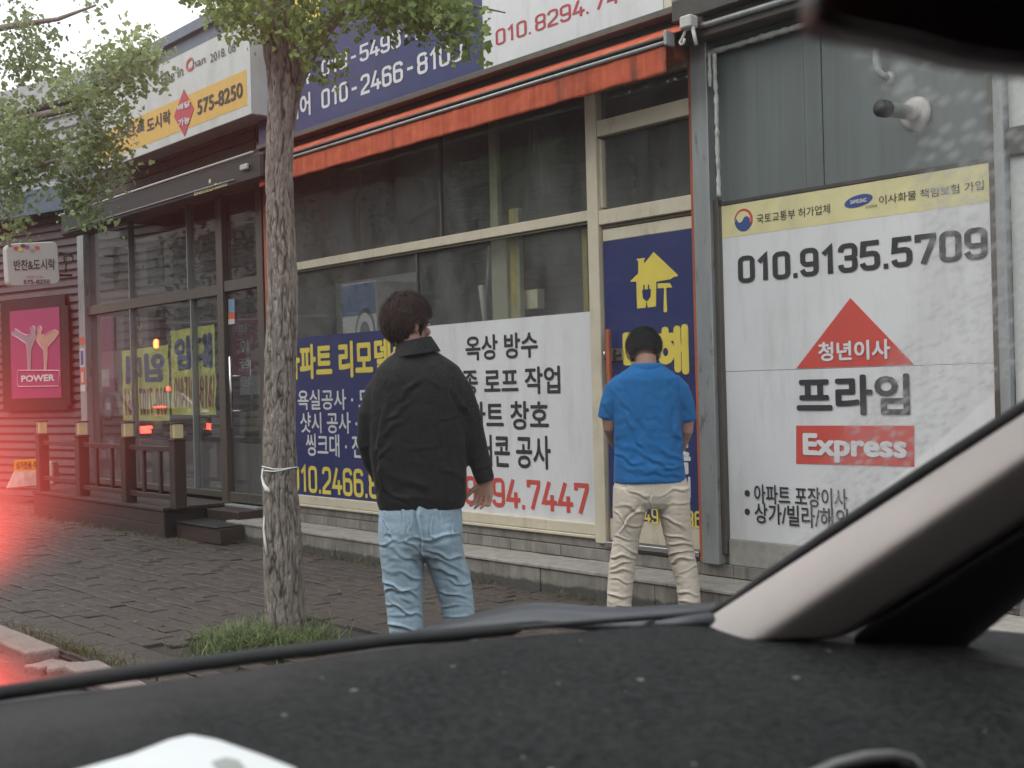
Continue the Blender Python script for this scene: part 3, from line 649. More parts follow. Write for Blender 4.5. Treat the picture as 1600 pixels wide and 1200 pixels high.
# next shop, far right
nx_=thing('neighbour_sign_wall','pale grey sign panels of the next shop beyond the right aluminium post','wall',(-2,YF,0))
bx('wall_panel',-2.712,-1.0,YF-.02,YF+.03,.2,2.27,M['white_sign'],nx_,.002); bx('trim_band',-2.712,-1.0,YF-.05,YF+.03,2.275,2.40,M['dark_metal'],nx_,.004); bx('wall_panel',-2.712,-1.0,YF-.02,YF+.03,2.405,3.3,M['white_sign'],nx_,.002)
bx('base_board',-2.712,-1.0,YF-.04,YF+.03,.0,.195,M['stone'],nx_,.002)
# ================================================================ LUNCH-BOX SHOP (left)
YL=5.42
XC=-13.72
left=thing('corner_shop_building','dark brown glass fronted corner shop with black folded awning and timber deck','building',(-11.5,YL,0))
ab='alu_brown'
def lb(n,x0,x1,z0,z1,y0=YL-.03,y1=YL+.04,m=ab,b=.003): return bx(n,x0,x1,y0,y1,z0,z1,M[m],left,b)
lb('corner_post',XC-.02,XC+.16,.3,3.3,YL-.06,YL+.12,'alu')
lb('door_post',-10.42,-10.30,.25,3.3,YL-.04); lb('end_post',-9.66,-9.55,.0,3.5,YL-.04)
lb('middle_rail',XC+.16,-10.42,2.20,2.30); lb('middle_rail',-10.30,-9.66,2.22,2.32)
lb('top_rail',XC+.16,-9.66,3.12,3.3); lb('bottom_rail',XC+.16,-10.42,.30,.36); lb('bottom_rail',-10.30,-9.66,.27,.36); 
for x in(-12.42,-11.0): lb('glazing_bar',x,x+.018,.36,2.2,m='alu'); 
for x in(-12.42,-11.05): lb('glazing_bar',x,x+.018,2.3,3.12,m='alu')
def lp(x0,x1,z0,z1,y=YL+.01): bx('window_pane',x0,x1,y,y+.006,z0,z1,M['glass_l'],left,0)
lp(XC+.16,-12.42,.36,2.2);lp(-12.38,-11.0,.36,2.2);lp(-10.96,-10.42,.36,2.2);lp(XC+.16,-12.42,2.3,3.12);lp(-12.38,-11.05,2.3,3.12);lp(-11.01,-10.42,2.3,3.12);lp(-10.3,-9.66,2.32,3.12)
ld=bx('glass_door',-10.29,-9.67,YL-.0,YL+.012,.37,2.21,M['glass_l'],left,0)
def vtube(name,pts,r,m,parent): return MB().tube(pts,r,10).build(name,M[m],parent,True)
hx=X(362,600,YL-.07)
vtube('door_handle',[(hx,YL-.08,Z(361,558,YL)),(hx,YL-.08,Z(366,668,YL))],.013,'steel',ld)
vtube('door_handle',[(hx+.02,YL+.12,Z(361,563,YL)),(hx+.02,YL+.12,Z(366,664,YL))],.011,'alu',ld)
for yy in(588,642): vtube('handle_bracket',[(hx,YL-.08,Z(363,yy,YL)),(hx+.02,YL+.12,Z(363,yy,YL))],.007,'steel',ld)
# side wall (glass) and low partition
bx('side_bar',XC,XC+.04,YL+1.0,YL+1.05,.3,3.2,M[ab],left,.002); bx('side_rail',XC,XC+.04,YL+.13,YL+1.6,2.2,2.3,M[ab],left,.002)
bx('side_pane',XC+.01,XC+.016,YL+.13,YL+1.6,.36,3.1,M['glass_l'],left,0)
M['frost']=pm('grey_lilac_film',(.17,.16,.165),.8,var=.15,vscale=.6)
bx('low_partition',XC+.1,-9.7,YL+.10,YL+.14,.32,Z(250,688,YL+.1),M['frost'],left,0)
bx('floor',XC,-9.6,YL+.05,YL+1.65,.2,.30,M['interior_dark'],left,0); bx('ceiling',XC,-9.6,YL+.05,YL+1.65,3.3,3.4,M['interior_dark'],left,0)
# lintel, sloped black awning box
bx('fascia_wall',XC-.3,-9.60,YL-.02,YL+.25,3.3,3.72,M['dark_wall'],left,0)
bx('upper_wall',XC-.02,-9.0,YL+.0,YL+.25,3.722,4.75,M['roof_grey'],left,0)
bx('roof_slab',XC-.02,-9.0,YL-.05,YL+3.0,4.752,4.85,M['roof_grey'],left,0)
for k in range(3): bx('fascia_board',XC-.28,-9.62,YL-.045,YL-.022,3.44+.09*k,3.52+.09*k,M['dark_wall'],left,.003)
la=thing('black_awning','folded black awning box with a white front rod and small cream lettering','awning',(-11.8,YL-.3,3.2))
Yb=5.02
x0,x1=X(95,362,Yb),X(408,240,Yb); z1=(Z(399,240,Yb)+Z(133,322,Yb))/2; z0=(Z(399,283,Yb)+Z(150,352,Yb))/2
bx('awning_case',x0,x1,Yb,Yb+.16,z0,z1-.01,M['black_metal'],la,.02)
bx('awning_cover',x0,x1,Yb+.165,YL-.06,z0+.10,z1+.04,M['black_metal'],la,.01)
MB().tube([(x0,Yb-.01,z1),(x1-.12,Yb-.01,z1)],.013).build('front_rod',pm('pale_rod',(.42,.42,.40),.5),la,True)
bx('bracket_clip',x1-.32,x1-.2,Yb-.03,Yb,z1-.13,z1-.08,M['bracket'],la,.008)
MB().tube([(x0+.2,Yb-.012,z0+.05),(x1-.45,Yb-.012,z0+.05)],.006).build('lower_rod',M['alu'],la,True)
ltY('Bento',(304,306),(334,289),Yb-.001,M['pale_yellow'],la,bold=.02); ltY('Bakes',(336,296),(356,281),Yb-.001,M['pale_yellow'],la,bold=.02); disc(328,283,.02,.02,Yb,'pale_yellow','round_emblem',la)
# signboard box
YB=5.06
lsg=thing('box_signboard','thick white box signboard with orange band, red diamond and shop phone number','signboard',(-11.3,YB,3.8))
zb_=(Z(186,254,YB)+Z(392,182,YB))/2; zt_=Z(392,30,YB)
xr_=X(392,110,YB); xl_=X(150,200,YB)
bx('case',xl_,xr_,YB+.002,YB+.22,zb_,zt_,M['white_sign'],lsg,.008)
bx('face_frame',xl_,xr_,YB-.004,YB,zb_+.005,zt_-.005,M['white_sign'],lsg,0)
yo=YB-.0045
zo1=(Z(385,109,YB)); zo0=(Z(387,164.5,YB))
bx('orange_band',xl_+.05,X(386.5,140,YB),yo-.001,yo,zo0,zo1,M['gold_print'],lsg,0)
ye=yo-.0015
ltY('Hae In',(252.7,134),(286,101),ye,M['black_ink'],lsg,bold=.0); ltY('C',(291,114),(301.5,88),ye,M['red_ink'],lsg,bold=.03); ltY('han',(302,107),(321,85),ye,M['black_ink'],lsg,bold=.0)
ltY('2018. 08',(329,98),(368,66),ye,M['black_ink'],lsg,bold=0)
ltY('도시락',(230,208),(266.7,170),ye,M['black_ink'],lsg,bold=.02); ltY('반찬&',(178,224),(226,186),ye,M['black_ink'],lsg,bold=.02)
ltY('575-8250',(309,180),(379,127),ye,M['black_ink'],lsg,bold=.02)
shapeY('red_diamond',[(287.5,139.5),(303.5,170),(288.5,213),(272,182)],ye,M['crimson_ink'],lsg,t=.003)
ltY('배달',(278,174),(298,156),ye-.004,M['white_ink'],lsg,bold=.03); ltY('가능',(279,199),(297,180),ye-.004,M['white_ink'],lsg,bold=.03)
# ---- timber deck with posts and rails
M['deck']=pm('brown_stained_timber',(.040,.023,.019),.55,var=.3,vs=(1,8,8),vscale=6,bmp=.2,bscale=30)
deck=thing('timber_deck','low dark brown timber deck with railings and cream post lamps before the corner shop','deck',(-11.6,4.75,0))
DX0,DX1,DY=X(50,765,4.70),-10.22,4.70
zd=.27
for k in range(5):
    bx('deck_board',DX0,DX1,DY+.142*k,DY+.138+.142*k,zd-.03,zd+rng.uniform(-.001,.001),M['deck'],deck,.003)
for k in range(2): bx('skirt_board',DX0+.01,DX1-.01,DY+.012,DY+.03,.0+.118*k,.114+.118*k,M['deck'],deck,.003)
for k in range(2): bx('end_board',DX0-.012,DX0+.006,DY+.03,YL-.05,.0+.118*k,.114+.118*k,M['deck'],deck,.003)
for k in range(5): bx('deck_joist',DX0+.1+k*.75,DX0+.18+k*.75,DY+.04,YL-.06,-.02,zd-.032,M['deck'],deck,0)
# entry step
bx('entry_step',DX1+.01,-9.38,DY+.12,YL-.04,.0,.135,M['deck'],deck,.005); bx('entry_step',DX1+.01,-9.62,DY+.42,YL-.04,.137,.235,M['deck'],deck,.005)
bx('metal_nosing',DX1+.03,-9.40,DY+.10,DY+.40,.137,.150,M['black_metal'],deck,.004)
bx('threshold_strip',-10.3,-9.62,YL-.12,YL-.045,.237,.262,M['alu'],deck,.004)
M['lamp']=emis('post_lamp_shade',(.62,.55,.32),.12)
PY=DY+.07
posts=[]
base=None
def make_post(x,zt):
    p=bx('post',x-.055,x+.055,PY-.055,PY+.055,zd+.002,zt,M['deck'],deck,.006)
    bx('post_collar',x-.062,x+.062,PY-.062,PY+.062,zt,zt+.02,M['deck'],p,.004)
    l=bx('lamp_shade',x-.042,x+.042,PY-.042,PY+.042,zt+.024,zt+.145,M['lamp'],p,.004)
    bx('lamp_bar',x-.012,x-.002,PY-.046,PY-.043,zt+.022,zt+.147,M['deck'],p,.0)
    bx('lamp_cap',x-.056,x+.056,PY-.056,PY+.056,zt+.148,zt+.162,M['deck'],p,.004)
    return x
xp=[X(px,740,PY) for px in(67,129,201,278)]
for x in xp: make_post(x,zd+.60)
def rail2(a,b,bal):
    bx('top_rail',a+.056,b-.056,PY-.02,PY+.02,zd+.50,zd+.545,M['deck'],deck,.003); bx('lower_rail',a+.056,b-.056,PY-.02,PY+.02,zd+.07,zd+.115,M['deck'],deck,.003)
    for k in range(bal):
        x=a+(b-a)*(k+1)/(bal+1); bx('baluster',x-.022,x+.022,PY-.014,PY+.014,zd+.116,zd+.498,M['deck'],deck,.002)
rail2(xp[1],xp[2],2); rail2(xp[2],xp[3],2)
bx('top_rail',xp[0]+.056,xp[1]-.056,PY-.02,PY+.02,zd+.50,zd+.545,M['deck'],deck,.003); bx('lower_rail',xp[0]+.056,xp[1]-.056,PY-.02,PY+.02,zd+.12,zd+.165,M['deck'],deck,.003)
# ---- banners in the corner shop window
M['banner']=pm('yellow_banner_cloth',(.75,.77,.20),.8,var=.12); M['ban_blue']=M['ink_blue']; M['ban_red']=pm('faded_red_print',(.36,.06,.07),.7)
def banner(px0,px1,yt,yb_,Y,label,txt,num,mirror=False,dim=None):
    a=onY(px0,yt,Y); b=onY(px1,yt,Y); zt=(a.z+b.z)/2; zb=onY(px0,yb_,Y).z
    r=thing('yellow_banner',label,'banner',((a.x+b.x)/2,Y,zb))
    vs=[];fs=[];n=16
    def off(u,v): return .02*noise.noise(Vector((u*5,v*4,px0)))+.010*math.sin(u*9)
    for i in range(n+1):
        for k in range(n+1): u,v=i/n,k/n; vs.append((a.x+(b.x-a.x)*u,Y+off(u,v),zb+(zt-zb)*v+.02*u*v))
    for i in range(n):
        for k in range(n): q=i*(n+1)+k; fs.append((q,q+n+1,q+n+2,q+1))
    mesh('cloth',vs,fs,M['banner'],r,True)
    W_=b.x-a.x;H_=zt-zb
    def put(s,u0,u1,v0,v1,m,bold):
        words.clear(); lettering(s,(a.x+W_*u0,Y,zb+H_*v0),(a.x+W_*u1,Y,zb+H_*v1),m,r,bold=bold,mirror=mirror,lift=0)
        for q in [v for o in words for v in o.data.vertices]:
            u=(q.co.x-a.x)/W_; v=(q.co.z-zb)/H_; q.co.y+=off(u,v)-.006; q.co.z+=.02*u*v
    put(txt,.08,.93,.52,.92,M['ban_blue'],.05); put(num,.05,.96,.08,.45,M['ban_red'],.02)
    return r
banner(266,334,514,648,YL+.06,'bright yellow for rent banner with blue letters taped inside the corner shop glass','임대','010-7107-8161')
banner(190,262,545,657,YL+.085,'dimmer yellow banner with mirrored letters beside the bright one in the corner shop','임대','010-7107-8161',mirror=True)
# pennants string
st=thing('pennant_string','short string of small pale triangular pennants hanging inside the corner shop window','pennants',tuple(onY(225,520,YL+.3)))
A=onY(215,508,YL+.3);
for k in range(3):
    p=onY(217+k*0.5,514+k*10,YL+.3); MB().prism([(p.x-.05,p.y,p.z+.03),(p.x+.09,p.y,p.z+.03),(p.x+.02,p.y,p.z-.04)],(0,.003,0)).build('pennant',M['pale_yellow'],st)
MB().tube([A+Vector((0,0,.04)),onY(218,545,YL+.3)],.003,6).build('cord',M['string'],st)
# wall clock / round object by window
cl=thing('round_wall_clock','round black framed dial hanging low inside the corner shop window','clock',tuple(onY(171,636,YL+.08)))
c=onY(171,636,YL+.08); ring=[]
for rr,dy in ((.155,0),(.155,-.03),(.125,-.03),(.12,-.012)): ring.append([(c.x+rr*math.cos(q),c.y+dy,c.z+rr*math.sin(q)) for q in np.linspace(0,2*math.pi,32,endpoint=False)])
MB().rings(ring,False).build('clock_rim',M['black_metal'],cl,True)
MB().prism([(c.x+.12*math.cos(q),c.y-.010,c.z+.12*math.sin(q)) for q in np.linspace(0,2*math.pi,28,endpoint=False)],(0,.006,0)).build('dial',M['frost'],cl)
bx('dial_print',c.x-.05,c.x+.06,c.y-.013,c.y-.011,c.z-.03,c.z+.05,M['white_sign'],cl,0)
# stickers on the corner post and the door
stk=thing('post_sticker','blue arched and red shield stickers in a row down the corner shop post','sticker',tuple(onY(119,590,YL-.065)))
def stick(px0,px1,y0,y1,Y,m,par,n='sticker_face',t=.002):
    a=onY(px0,y0,Y);b=onY(px1,y1,Y); return bx(n,a.x,b.x,Y-t,Y,b.z,a.z,M[m],par,.0)
M['sky_blue']=pm('sky_blue_print',(.14,.26,.36),.5); M['orange_red']=pm('orange_red_print',(.55,.10,.05),.5)
ysx=YL-.0605
X0,X1=XC-.01,XC+.13
def st2(z0,z1,m,dy=0,ins=0): bx('sticker_face',X0+ins,X1-ins,ysx-.002-dy,ysx-dy,z0,z1,M[m],stk,0)
zz=lambda y:Z(119,y,ysx)
st2(zz(574),zz(545),'white_sign'); st2(zz(571),zz(549),'ink_blue',.0025,.03); st2(zz(601),zz(576),'orange_red'); st2(zz(612),zz(602),'white_sign'); st2(zz(598),zz(582),'white_sign',.0025,.04)
st2(zz(540),zz(528),'orange_red')
dst=thing('door_sticker','small blue and red sticker strip at the top of the corner shop door','sticker',tuple(onY(362,485,YL-.002)))
stick(357,367,468,488,YL-.003,'sky_blue',dst); stick(357,367,489,498,YL-.003,'orange_red',dst); stick(357,367,499,506,YL-.003,'white_sign',dst)
# ================================================================ SIDING BUILDING (beyond)
d=(RT*(-.8178)+FH*.5755); d.z=0; d.normalize(); dR=-d
nS=Vector((dR.y,-dR.x,0)); P0=CAM+ray(60,600)*16.0; P0.z=0
onS=lambda x,y,o=0: onP(x,y,P0+nS*o,nS)
if nS.dot(CAM-P0)<0: nS=-nS
sb=thing('siding_building','grey building clad in horizontal ribbed metal siding behind the corner shop','building',tuple(P0))
M['siding']=pm('ribbed_metal_siding',(.165,.140,.148),.45,.2,var=.08,vs=(1,1,6),dirt=(.09,.085,.08),dscale=(3,3,1),damt=.5)
M['siding_light']=pm('pale_metal_siding',(.40,.40,.42),.5,.1,var=.05)
def siding(z0,z1,pitch,u0,u1,mat,name,o=0):
    m=MB(); z=z0; pr=[]
    while z<z1:
        pr+=[(0,z),(.0,z+pitch*.55),(-.035,z+pitch*.62),(-.035,z+pitch*.93)]; z+=pitch
    vs=[];fs=[]
    for off,zz_ in pr:
        for u in(u0,u1): p=P0+dR*u+nS*(o+off); vs.append((p.x,p.y,zz_))
    for i in range(len(pr)-1): fs.append((2*i,2*i+1,2*i+3,2*i+2))
    return mesh(name,vs,fs,M[mat],sb)
siding(-.02,3.62,.105,-12,9,'siding','siding_panel')
def sbox(name,a,b,o0,o1,mat,parent,bev=.004):  # a=px top left, b=px bottom right on the siding plane
    A=onS(*a);B=onS(*b); c=(A+B)/2+nS*(o0+o1)/2
    return MB().obox(c,dR*((B-A).dot(dR)/2),nS*((o1-o0)/2),(0,0,(A.z-B.z)/2)).build(name,M[mat],parent,bevel=bev)
def sboxu(name,u0,u1,z0,z1,o0,o1,mat,parent,bev=.004):
    c=P0+dR*((u0+u1)/2)+nS*((o0+o1)/2); c.z=(z0+z1)/2
    return MB().obox(c,dR*((u1-u0)/2),nS*((o1-o0)/2),(0,0,(z1-z0)/2)).build(name,M[mat],parent,bevel=bev)
sboxu('fascia_band',-12,9,3.63,3.95,-.3,.25,'roof_grey',sb)
siding(3.96,5.0,.15,-12,9,'siding_light','upper_siding',.1)
sboxu('roof_band',-12,9,5.02,5.32,-.5,.22,'siding_light',sb)
sboxu('back_wall',-12,9,0,5.0,-.5,-.06,'interior_dark',sb,0)
# pink posters
M['pink']=pm('pink_poster_print',(.32,.048,.13),.5,var=.06); M['pink_dim']=M['pink']; M['pink_line']=pm('pale_pink_line',(.62,.42,.45),.5); M['grey_fig']=pm('grey_figure_print',(.26,.22,.26),.5); M['tan_fig']=pm('tan_figure_print',(.45,.26,.20),.5)
pp=thing('pink_wall_poster','framed pink wall poster with two kicking figures over the word POWER','poster',tuple(onS(60,640)))
sbox('poster_frame',(7,472),(112,640),.01,.06,'black_metal',pp)
sbox('poster_face',(22,487),(103,621),.061,.066,'pink',pp,0)
def sline(pts,r,mat,name,o=.07):
    MB().tube([onS(x,y)+nS*o for x,y in pts],r,6).build(name,M[mat],pp,True)
def zp(*p): return [(a/4.286,360+b/4.286) for a,b in p]
def sfill(pts,mat,name,o=.068): MB().prism([onS(x,y)+nS*o for x,y in pts],nS*.002).build(name,M[mat],pp)
f1=zp((112,680),(135,660),(180,690),(215,705),(240,690),(236,660),(258,640),(272,665),(266,690),(272,720),(255,760),(240,800),(238,935),(222,935),(216,830),(210,760),(160,725),(115,700))
f2=zp((422,678),(400,668),(360,685),(330,705),(305,690),(318,662),(300,640),(282,655),(284,690),(270,720),(290,760),(325,800),(330,935),(345,935),(350,830),(352,780),(400,730),(425,690))
sfill(f1,'grey_fig','figure_print'); sfill(f2,'tan_fig','figure_print')
sline(f1+f1[:1],.006,'pink_line','figure_outline'); sline(f2+f2[:1],.006,'pink_line','figure_outline')
bxp=zp((155,938),(425,938),(430,945),(428,1042),(160,1047),(150,1035),(150,945))
sline(bxp+bxp[:1],.007,'pink_line','word_frame')
def ltS(s,bl,tr,mat,par,o=.07,**k): return lettering(s,onS(*bl)+nS*o,onS(*tr)+nS*o,M[mat],par,nrm=nS,lift=.001,**k)
ltS('POWER',(41,597),(92.5,584.5),'white_ink',pp,bold=.03)
p2=thing('pink_wall_banner','plain pink wall poster with a small white box seen through the corner shop glass','poster',tuple(onS(172,600)))
sbox('poster_frame',(108,478),(116,632),.02,.06,'black_metal',p2); sbox('poster_face',(140,487),(184,610),.03,.05,'pink',p2,0); sbox('white_box',(158,578),(177,604),.052,.056,'white_sign',p2,0)
p3=thing('pink_wall_banner','dusky pink wall banner with vertical white letters seen through the glass door','banner',tuple(onS(395,600)))
sbox('banner_face',(366,492),(424,586),.03,.05,'pink',p3,0); sbox('white_patch',(380,586),(414,616),.03,.05,'siding_light',p3,0)
for ch,(bl,tr) in zip('파워점핑',(((378,523),(393,506)),((380,551),(394,532)),((380,576),(395,559)),((382,604),(396,586)))):
    ltS(ch,bl,tr,'white_ink',p3,o=.055,bold=.02)
# fallen things at its foot
yn=thing('yellow_notice','small yellow parking notice with black letters fixed on a concrete block','sign',tuple(onS(45,733)))
cn=onZ(60,760,.0)
blk=thing('concrete_block','pale concrete wheel stop block leaning at the foot of the ribbed siding','block',(cn.x,cn.y,0))
def W2(x,y,Zc): return W(x,y,Zc)
Zc=15.0
MB().hexa([W(8,765,Zc),W(85,758,Zc-.1),W(95,755,Zc+.5),W(25,757,Zc+.5),W(25,728,Zc+.1),W(82,720,Zc),W(90,720,Zc+.4),W(32,727,Zc+.4)]).build('block_body',M['tread'],blk,bevel=.02)
q=[W(22,737,Zc-.2),W(66,734,Zc-.2),W(66,716,Zc-.2),W(22,719,Zc-.2)]
MB().prism(q,FH*.01).build('notice_plate',pm('yellow_plate',(.62,.40,.03),.5),yn)
lettering('상가전용 주차',W(25,733,Zc-.21),W(64,720,Zc-.21),M['black_ink'],yn,bold=.03,nrm=-FH,lift=.002)
# ---- rounded projecting lightbox sign
rs=thing('rounded_lightbox_sign','small white rounded square sign with flowers and a lunch box shop number','sign',tuple(W(52,412,14.0)))
ZR=13.6
def rr(px0,px1,py0,py1,r,Zc,sk=0):
    P=[]
    for cx,cy,a0 in ((px1-r,py0+r,-90),(px1-r,py1-r,0),(px0+r,py1-r,90),(px0+r,py0+r,180)):
        for k in range(5):
            a=math.radians(a0+k*22.5); x=cx+r*math.cos(a); y=cy+r*math.sin(a); P.append(W(x+(y-412)*-.0+sk*(412-y)*.1,y-(x-50)*.05,Zc))
    return P
M['lightbox']=emis('lightbox_face',(.55,.54,.52),.05)
MB().prism(rr(12,92,379,446,9,ZR,-.6),(FH*.12-RH*.10)).build('sign_case',M['lightbox'],rs,bevel=.01)
def ltR(s,bl,tr,m,**k): lettering(s,W(*bl,ZR-.002),W(*tr,ZR-.002),M[m],rs,nrm=-FH,lift=.004,**k)
ltR('반찬&도시락',(22,423),(86,404),'black_ink',bold=.02); ltR('배달가능',(42,435),(68,430),'crimson_ink',bold=.0); ltR('575-8250',(37,444),(78,436.5),'black_ink',bold=.03)
for k,(x,y,m) in enumerate(((25,388,'crimson_ink'),(32,390,'gold_print'),(42,386,'pink'),(50,391,'grey_fig'),(58,387,'red_ink'),(36,384,'leaf'))):
    MB().prism([W(x+4*math.cos(a),y+3.2*math.sin(a),ZR-.002) for a in np.linspace(0,6.28,9,endpoint=False)],-FH*.004).build('flower_print',M[m],rs)
MB().tube([W(92,395,ZR+.06),W(113,397,ZR+.1)],.015).build('sign_arm',M['black_metal'],rs,True); MB().tube([W(92,430,ZR+.06),W(113,430,ZR+.1)],.015).build('sign_arm',M['black_metal'],rs,True)
sp=thing('round_hanging_sign','tiny dark round wrought sign hanging on the corner shop post','sign',tuple(W(107,404,13.5)))
MB().tube([W(107+7*math.cos(a),404+8*math.sin(a),13.55) for a in np.linspace(0,6.28,15)],.008,6).build('iron_ring',M['black_metal'],sp,True)
MB().tube([W(101,400,13.55),W(113,400,13.55)],.008,6).build('iron_bar',M['black_metal'],sp,True); MB().tube([W(103,400,13.55),W(103,425,13.55)],.008,6).build('iron_bar',M['black_metal'],sp,True)
# ================================================================ TREE
def bark_tube(name,pts,rad,parent,na=96,dens=70,amp=.011,seed=0):
    """pts/rad: centre line; furrowed surface built as real relief"""
    pts=[Vector(p) for p in pts]; ln=[0]
    for a,b in zip(pts,pts[1:]): ln.append(ln[-1]+(b-a).length)
    n=max(6,int(ln[-1]*dens)); vs=[];dep=[];fs=[]
    P=np.array([tuple(p) for p in pts]); Nn=None
    for i in range(n+1):
        s=ln[-1]*i/n; c=Vector([float(np.interp(s,ln,P[:,k])) for k in range(3)]); r=float(np.interp(s,ln,rad))
        s2=min(ln[-1],s+.02); c2=Vector([float(np.interp(s2,ln,P[:,k])) for k in range(3)]); s1=max(0,s-.02); c1=Vector([float(np.interp(s1,ln,P[:,k])) for k in range(3)])
        t=(c2-c1).normalized()
        if Nn is None: Nn=t.orthogonal().normalized()
        Nn=(Nn-t*Nn.dot(t)).normalized(); B=t.cross(Nn)
        for k in range(na):
            a=2*math.pi*k/na; dirv=Nn*math.cos(a)+B*math.sin(a)
            q=Vector((math.cos(a)*r*26,math.sin(a)*r*26,s*6.5+seed)); wv=noise.noise_vector(q*.45)*.8
            f1=abs(noise.noise(q*1.9+wv*1.4)); f2=abs(noise.noise(Vector((q.x*4.2,q.y*4.2,q.z*3.4))+wv*2.4)); f3=noise.noise(Vector((q.x*1.2,q.y*1.2,q.z*4)))
            f4=abs(noise.noise(Vector((q.x*.8,q.y*.8,q.z*.35))+wv)); h=min(1,f1*3.2)*.42+min(1,f2*2.6)*.26+min(1,f4*3.4)*.32
            big=noise.noise(q*.22)*.10+.05*noise.noise(Vector((s*1.7,seed,a)))
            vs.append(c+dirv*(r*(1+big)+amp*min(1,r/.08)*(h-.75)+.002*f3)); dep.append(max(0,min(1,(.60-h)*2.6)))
    for i in range(n):
        for k in range(na): a=i*na+k;b=i*na+(k+1)%na; fs.append((a,b,b+na,a+na))
    fs.append(tuple(range(na))[::-1]); fs.append(tuple(range(n*na,n*na+na)))
    me=bpy.data.meshes.new(name); me.from_pydata([tuple(v) for v in vs],[],fs); me.materials.append(M['bark'])
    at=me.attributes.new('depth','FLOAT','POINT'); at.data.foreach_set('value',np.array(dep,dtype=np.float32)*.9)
    for p in me.polygons: p.use_smooth=True
    return link(bpy.data.objects.new(name,me),parent)
ZTR=6.3
tp=[(444,1012,39),(446,1000,35),(446,975,33),(445,930,33),(443,880,32.5),(442,820,31),(438,760,28),(437,700,26.5),(437,640,26),(439,560,25.5),(441,480,24.5),(440,420,24),(438,340,23),(436,260,22.5),(438,200,23),(443,150,27),(444,110,29.5),(437,70,28),(432,30,28),(431,-20,32),(428,-120,29),(420,-300,26)]
tree=thing('ginkgo_tree','ginkgo street tree with deeply furrowed grey trunk tied with white string','tree',tuple(onZ(444,1003,0)),'ginkgo trees along the pavement')
tc=[W(x,y,ZTR) for x,y,r in tp]; tr_=[r/F*ZTR*.95 for x,y,r in tp]
tc.insert(0,tc[0]-Vector((0,0,.08))); tr_.insert(0,tr_[0]*1.15)
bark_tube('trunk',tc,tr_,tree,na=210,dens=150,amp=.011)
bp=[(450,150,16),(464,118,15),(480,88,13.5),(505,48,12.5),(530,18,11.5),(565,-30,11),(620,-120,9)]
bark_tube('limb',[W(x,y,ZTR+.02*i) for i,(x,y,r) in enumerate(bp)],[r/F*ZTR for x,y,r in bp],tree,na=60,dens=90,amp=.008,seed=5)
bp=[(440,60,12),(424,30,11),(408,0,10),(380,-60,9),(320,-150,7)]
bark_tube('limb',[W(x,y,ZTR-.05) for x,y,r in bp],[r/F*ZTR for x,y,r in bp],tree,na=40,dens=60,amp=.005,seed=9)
def twig(pts,r0,parent,Zc): 
    n=len(pts); MB().tube([W(x,y,Zc+(dz_ or 0)) for x,y,dz_ in pts],[r0*(1-.75*i/(n-1)) for i in range(n)],8).build('branch',M['bark'],parent,True)
twig([(530,15,0),(580,10,-.1),(640,22,-.2),(700,45,-.25),(740,70,-.3)],.016,tree,ZTR)
twig([(560,-25,0),(640,-10,-.2),(720,5,-.3),(790,20,-.3)],.014,tree,ZTR)
twig([(500,55,0),(520,70,-.1),(530,90,-.1),(520,105,-.1)],.008,tree,ZTR)
twig([(410,0,0),(385,10,-.2),(360,20,-.3)],.012,tree,ZTR)
twig([(452,80,-.2),(440,70,-.25),(428,30,-.3),(405,20,-.35)],.009,tree,ZTR)
# leaves : fan shaped ginkgo blades
def leaves(name,blobs,mat,parent,size,kind=None,seed=1,droop=.5):
    R_=random.Random(seed); vs=[];fs=[];tone=[]
    for (c,rad,n,base) in blobs:
        nc=max(1,n//9)
        for q in range(nc):
            # leaves grow in little whorls along spurs
            while True:
                p=Vector((R_.uniform(-1,1),R_.uniform(-1,1),R_.uniform(-1,1)))
                if p.length<1: break
            p=Vector((p.x*rad[0],p.y*rad[1],p.z*rad[2])); cc=c+RH*p.x+FH*p.y+Vector((0,0,p.z))
            if noise.noise(cc*2.3+Vector((seed,0,0)))<-.22: continue
            ct=R_.uniform(-.18,.18)
            for k in range(9):
                o=Vector((R_.gauss(0,1),R_.gauss(0,1),R_.gauss(0,1)))*size*1.5; b=cc+o
                dn=Vector((R_.gauss(0,.6),R_.gauss(0,.6),-droop+R_.gauss(0,.55))).normalized(); sd_=dn.cross(Vector((R_.gauss(0,1),R_.gauss(0,1),R_.gauss(0,1)))).normalized(); nn=dn.cross(sd_)
                s=size*R_.uniform(.42,1.25); i=len(vs); cup=R_.uniform(-.25,.25)*s
                vs+= [b, b+dn*s*.62+sd_*s*.62+nn*cup, b+dn*s*.92+sd_*s*.34, b+dn*s*.80+nn*cup*.4, b+dn*s*.92-sd_*s*.34, b+dn*s*.62-sd_*s*.62+nn*cup]
                fs+= [(i,i+1,i+2,i+3),(i,i+3,i+4,i+5)]; t=max(0,min(1,base+ct+R_.uniform(-.2,.2))); tone+=[t]*6
    me=bpy.data.meshes.new(name); me.from_pydata([tuple(v) for v in vs],[],fs); me.materials.append(mat)
    at=me.attributes.new('tone','FLOAT','POINT'); at.data.foreach_set('value',np.array(tone,dtype=np.float32))
    o=link(bpy.data.objects.new(name,me),parent)
    if kind: o['kind']=kind
    return o
def blob(px,py,rx,ry,Zc,rz,n,tone): return (W(px,py,Zc),(rx/F*Zc,rz,ry/F*Zc),n,tone)
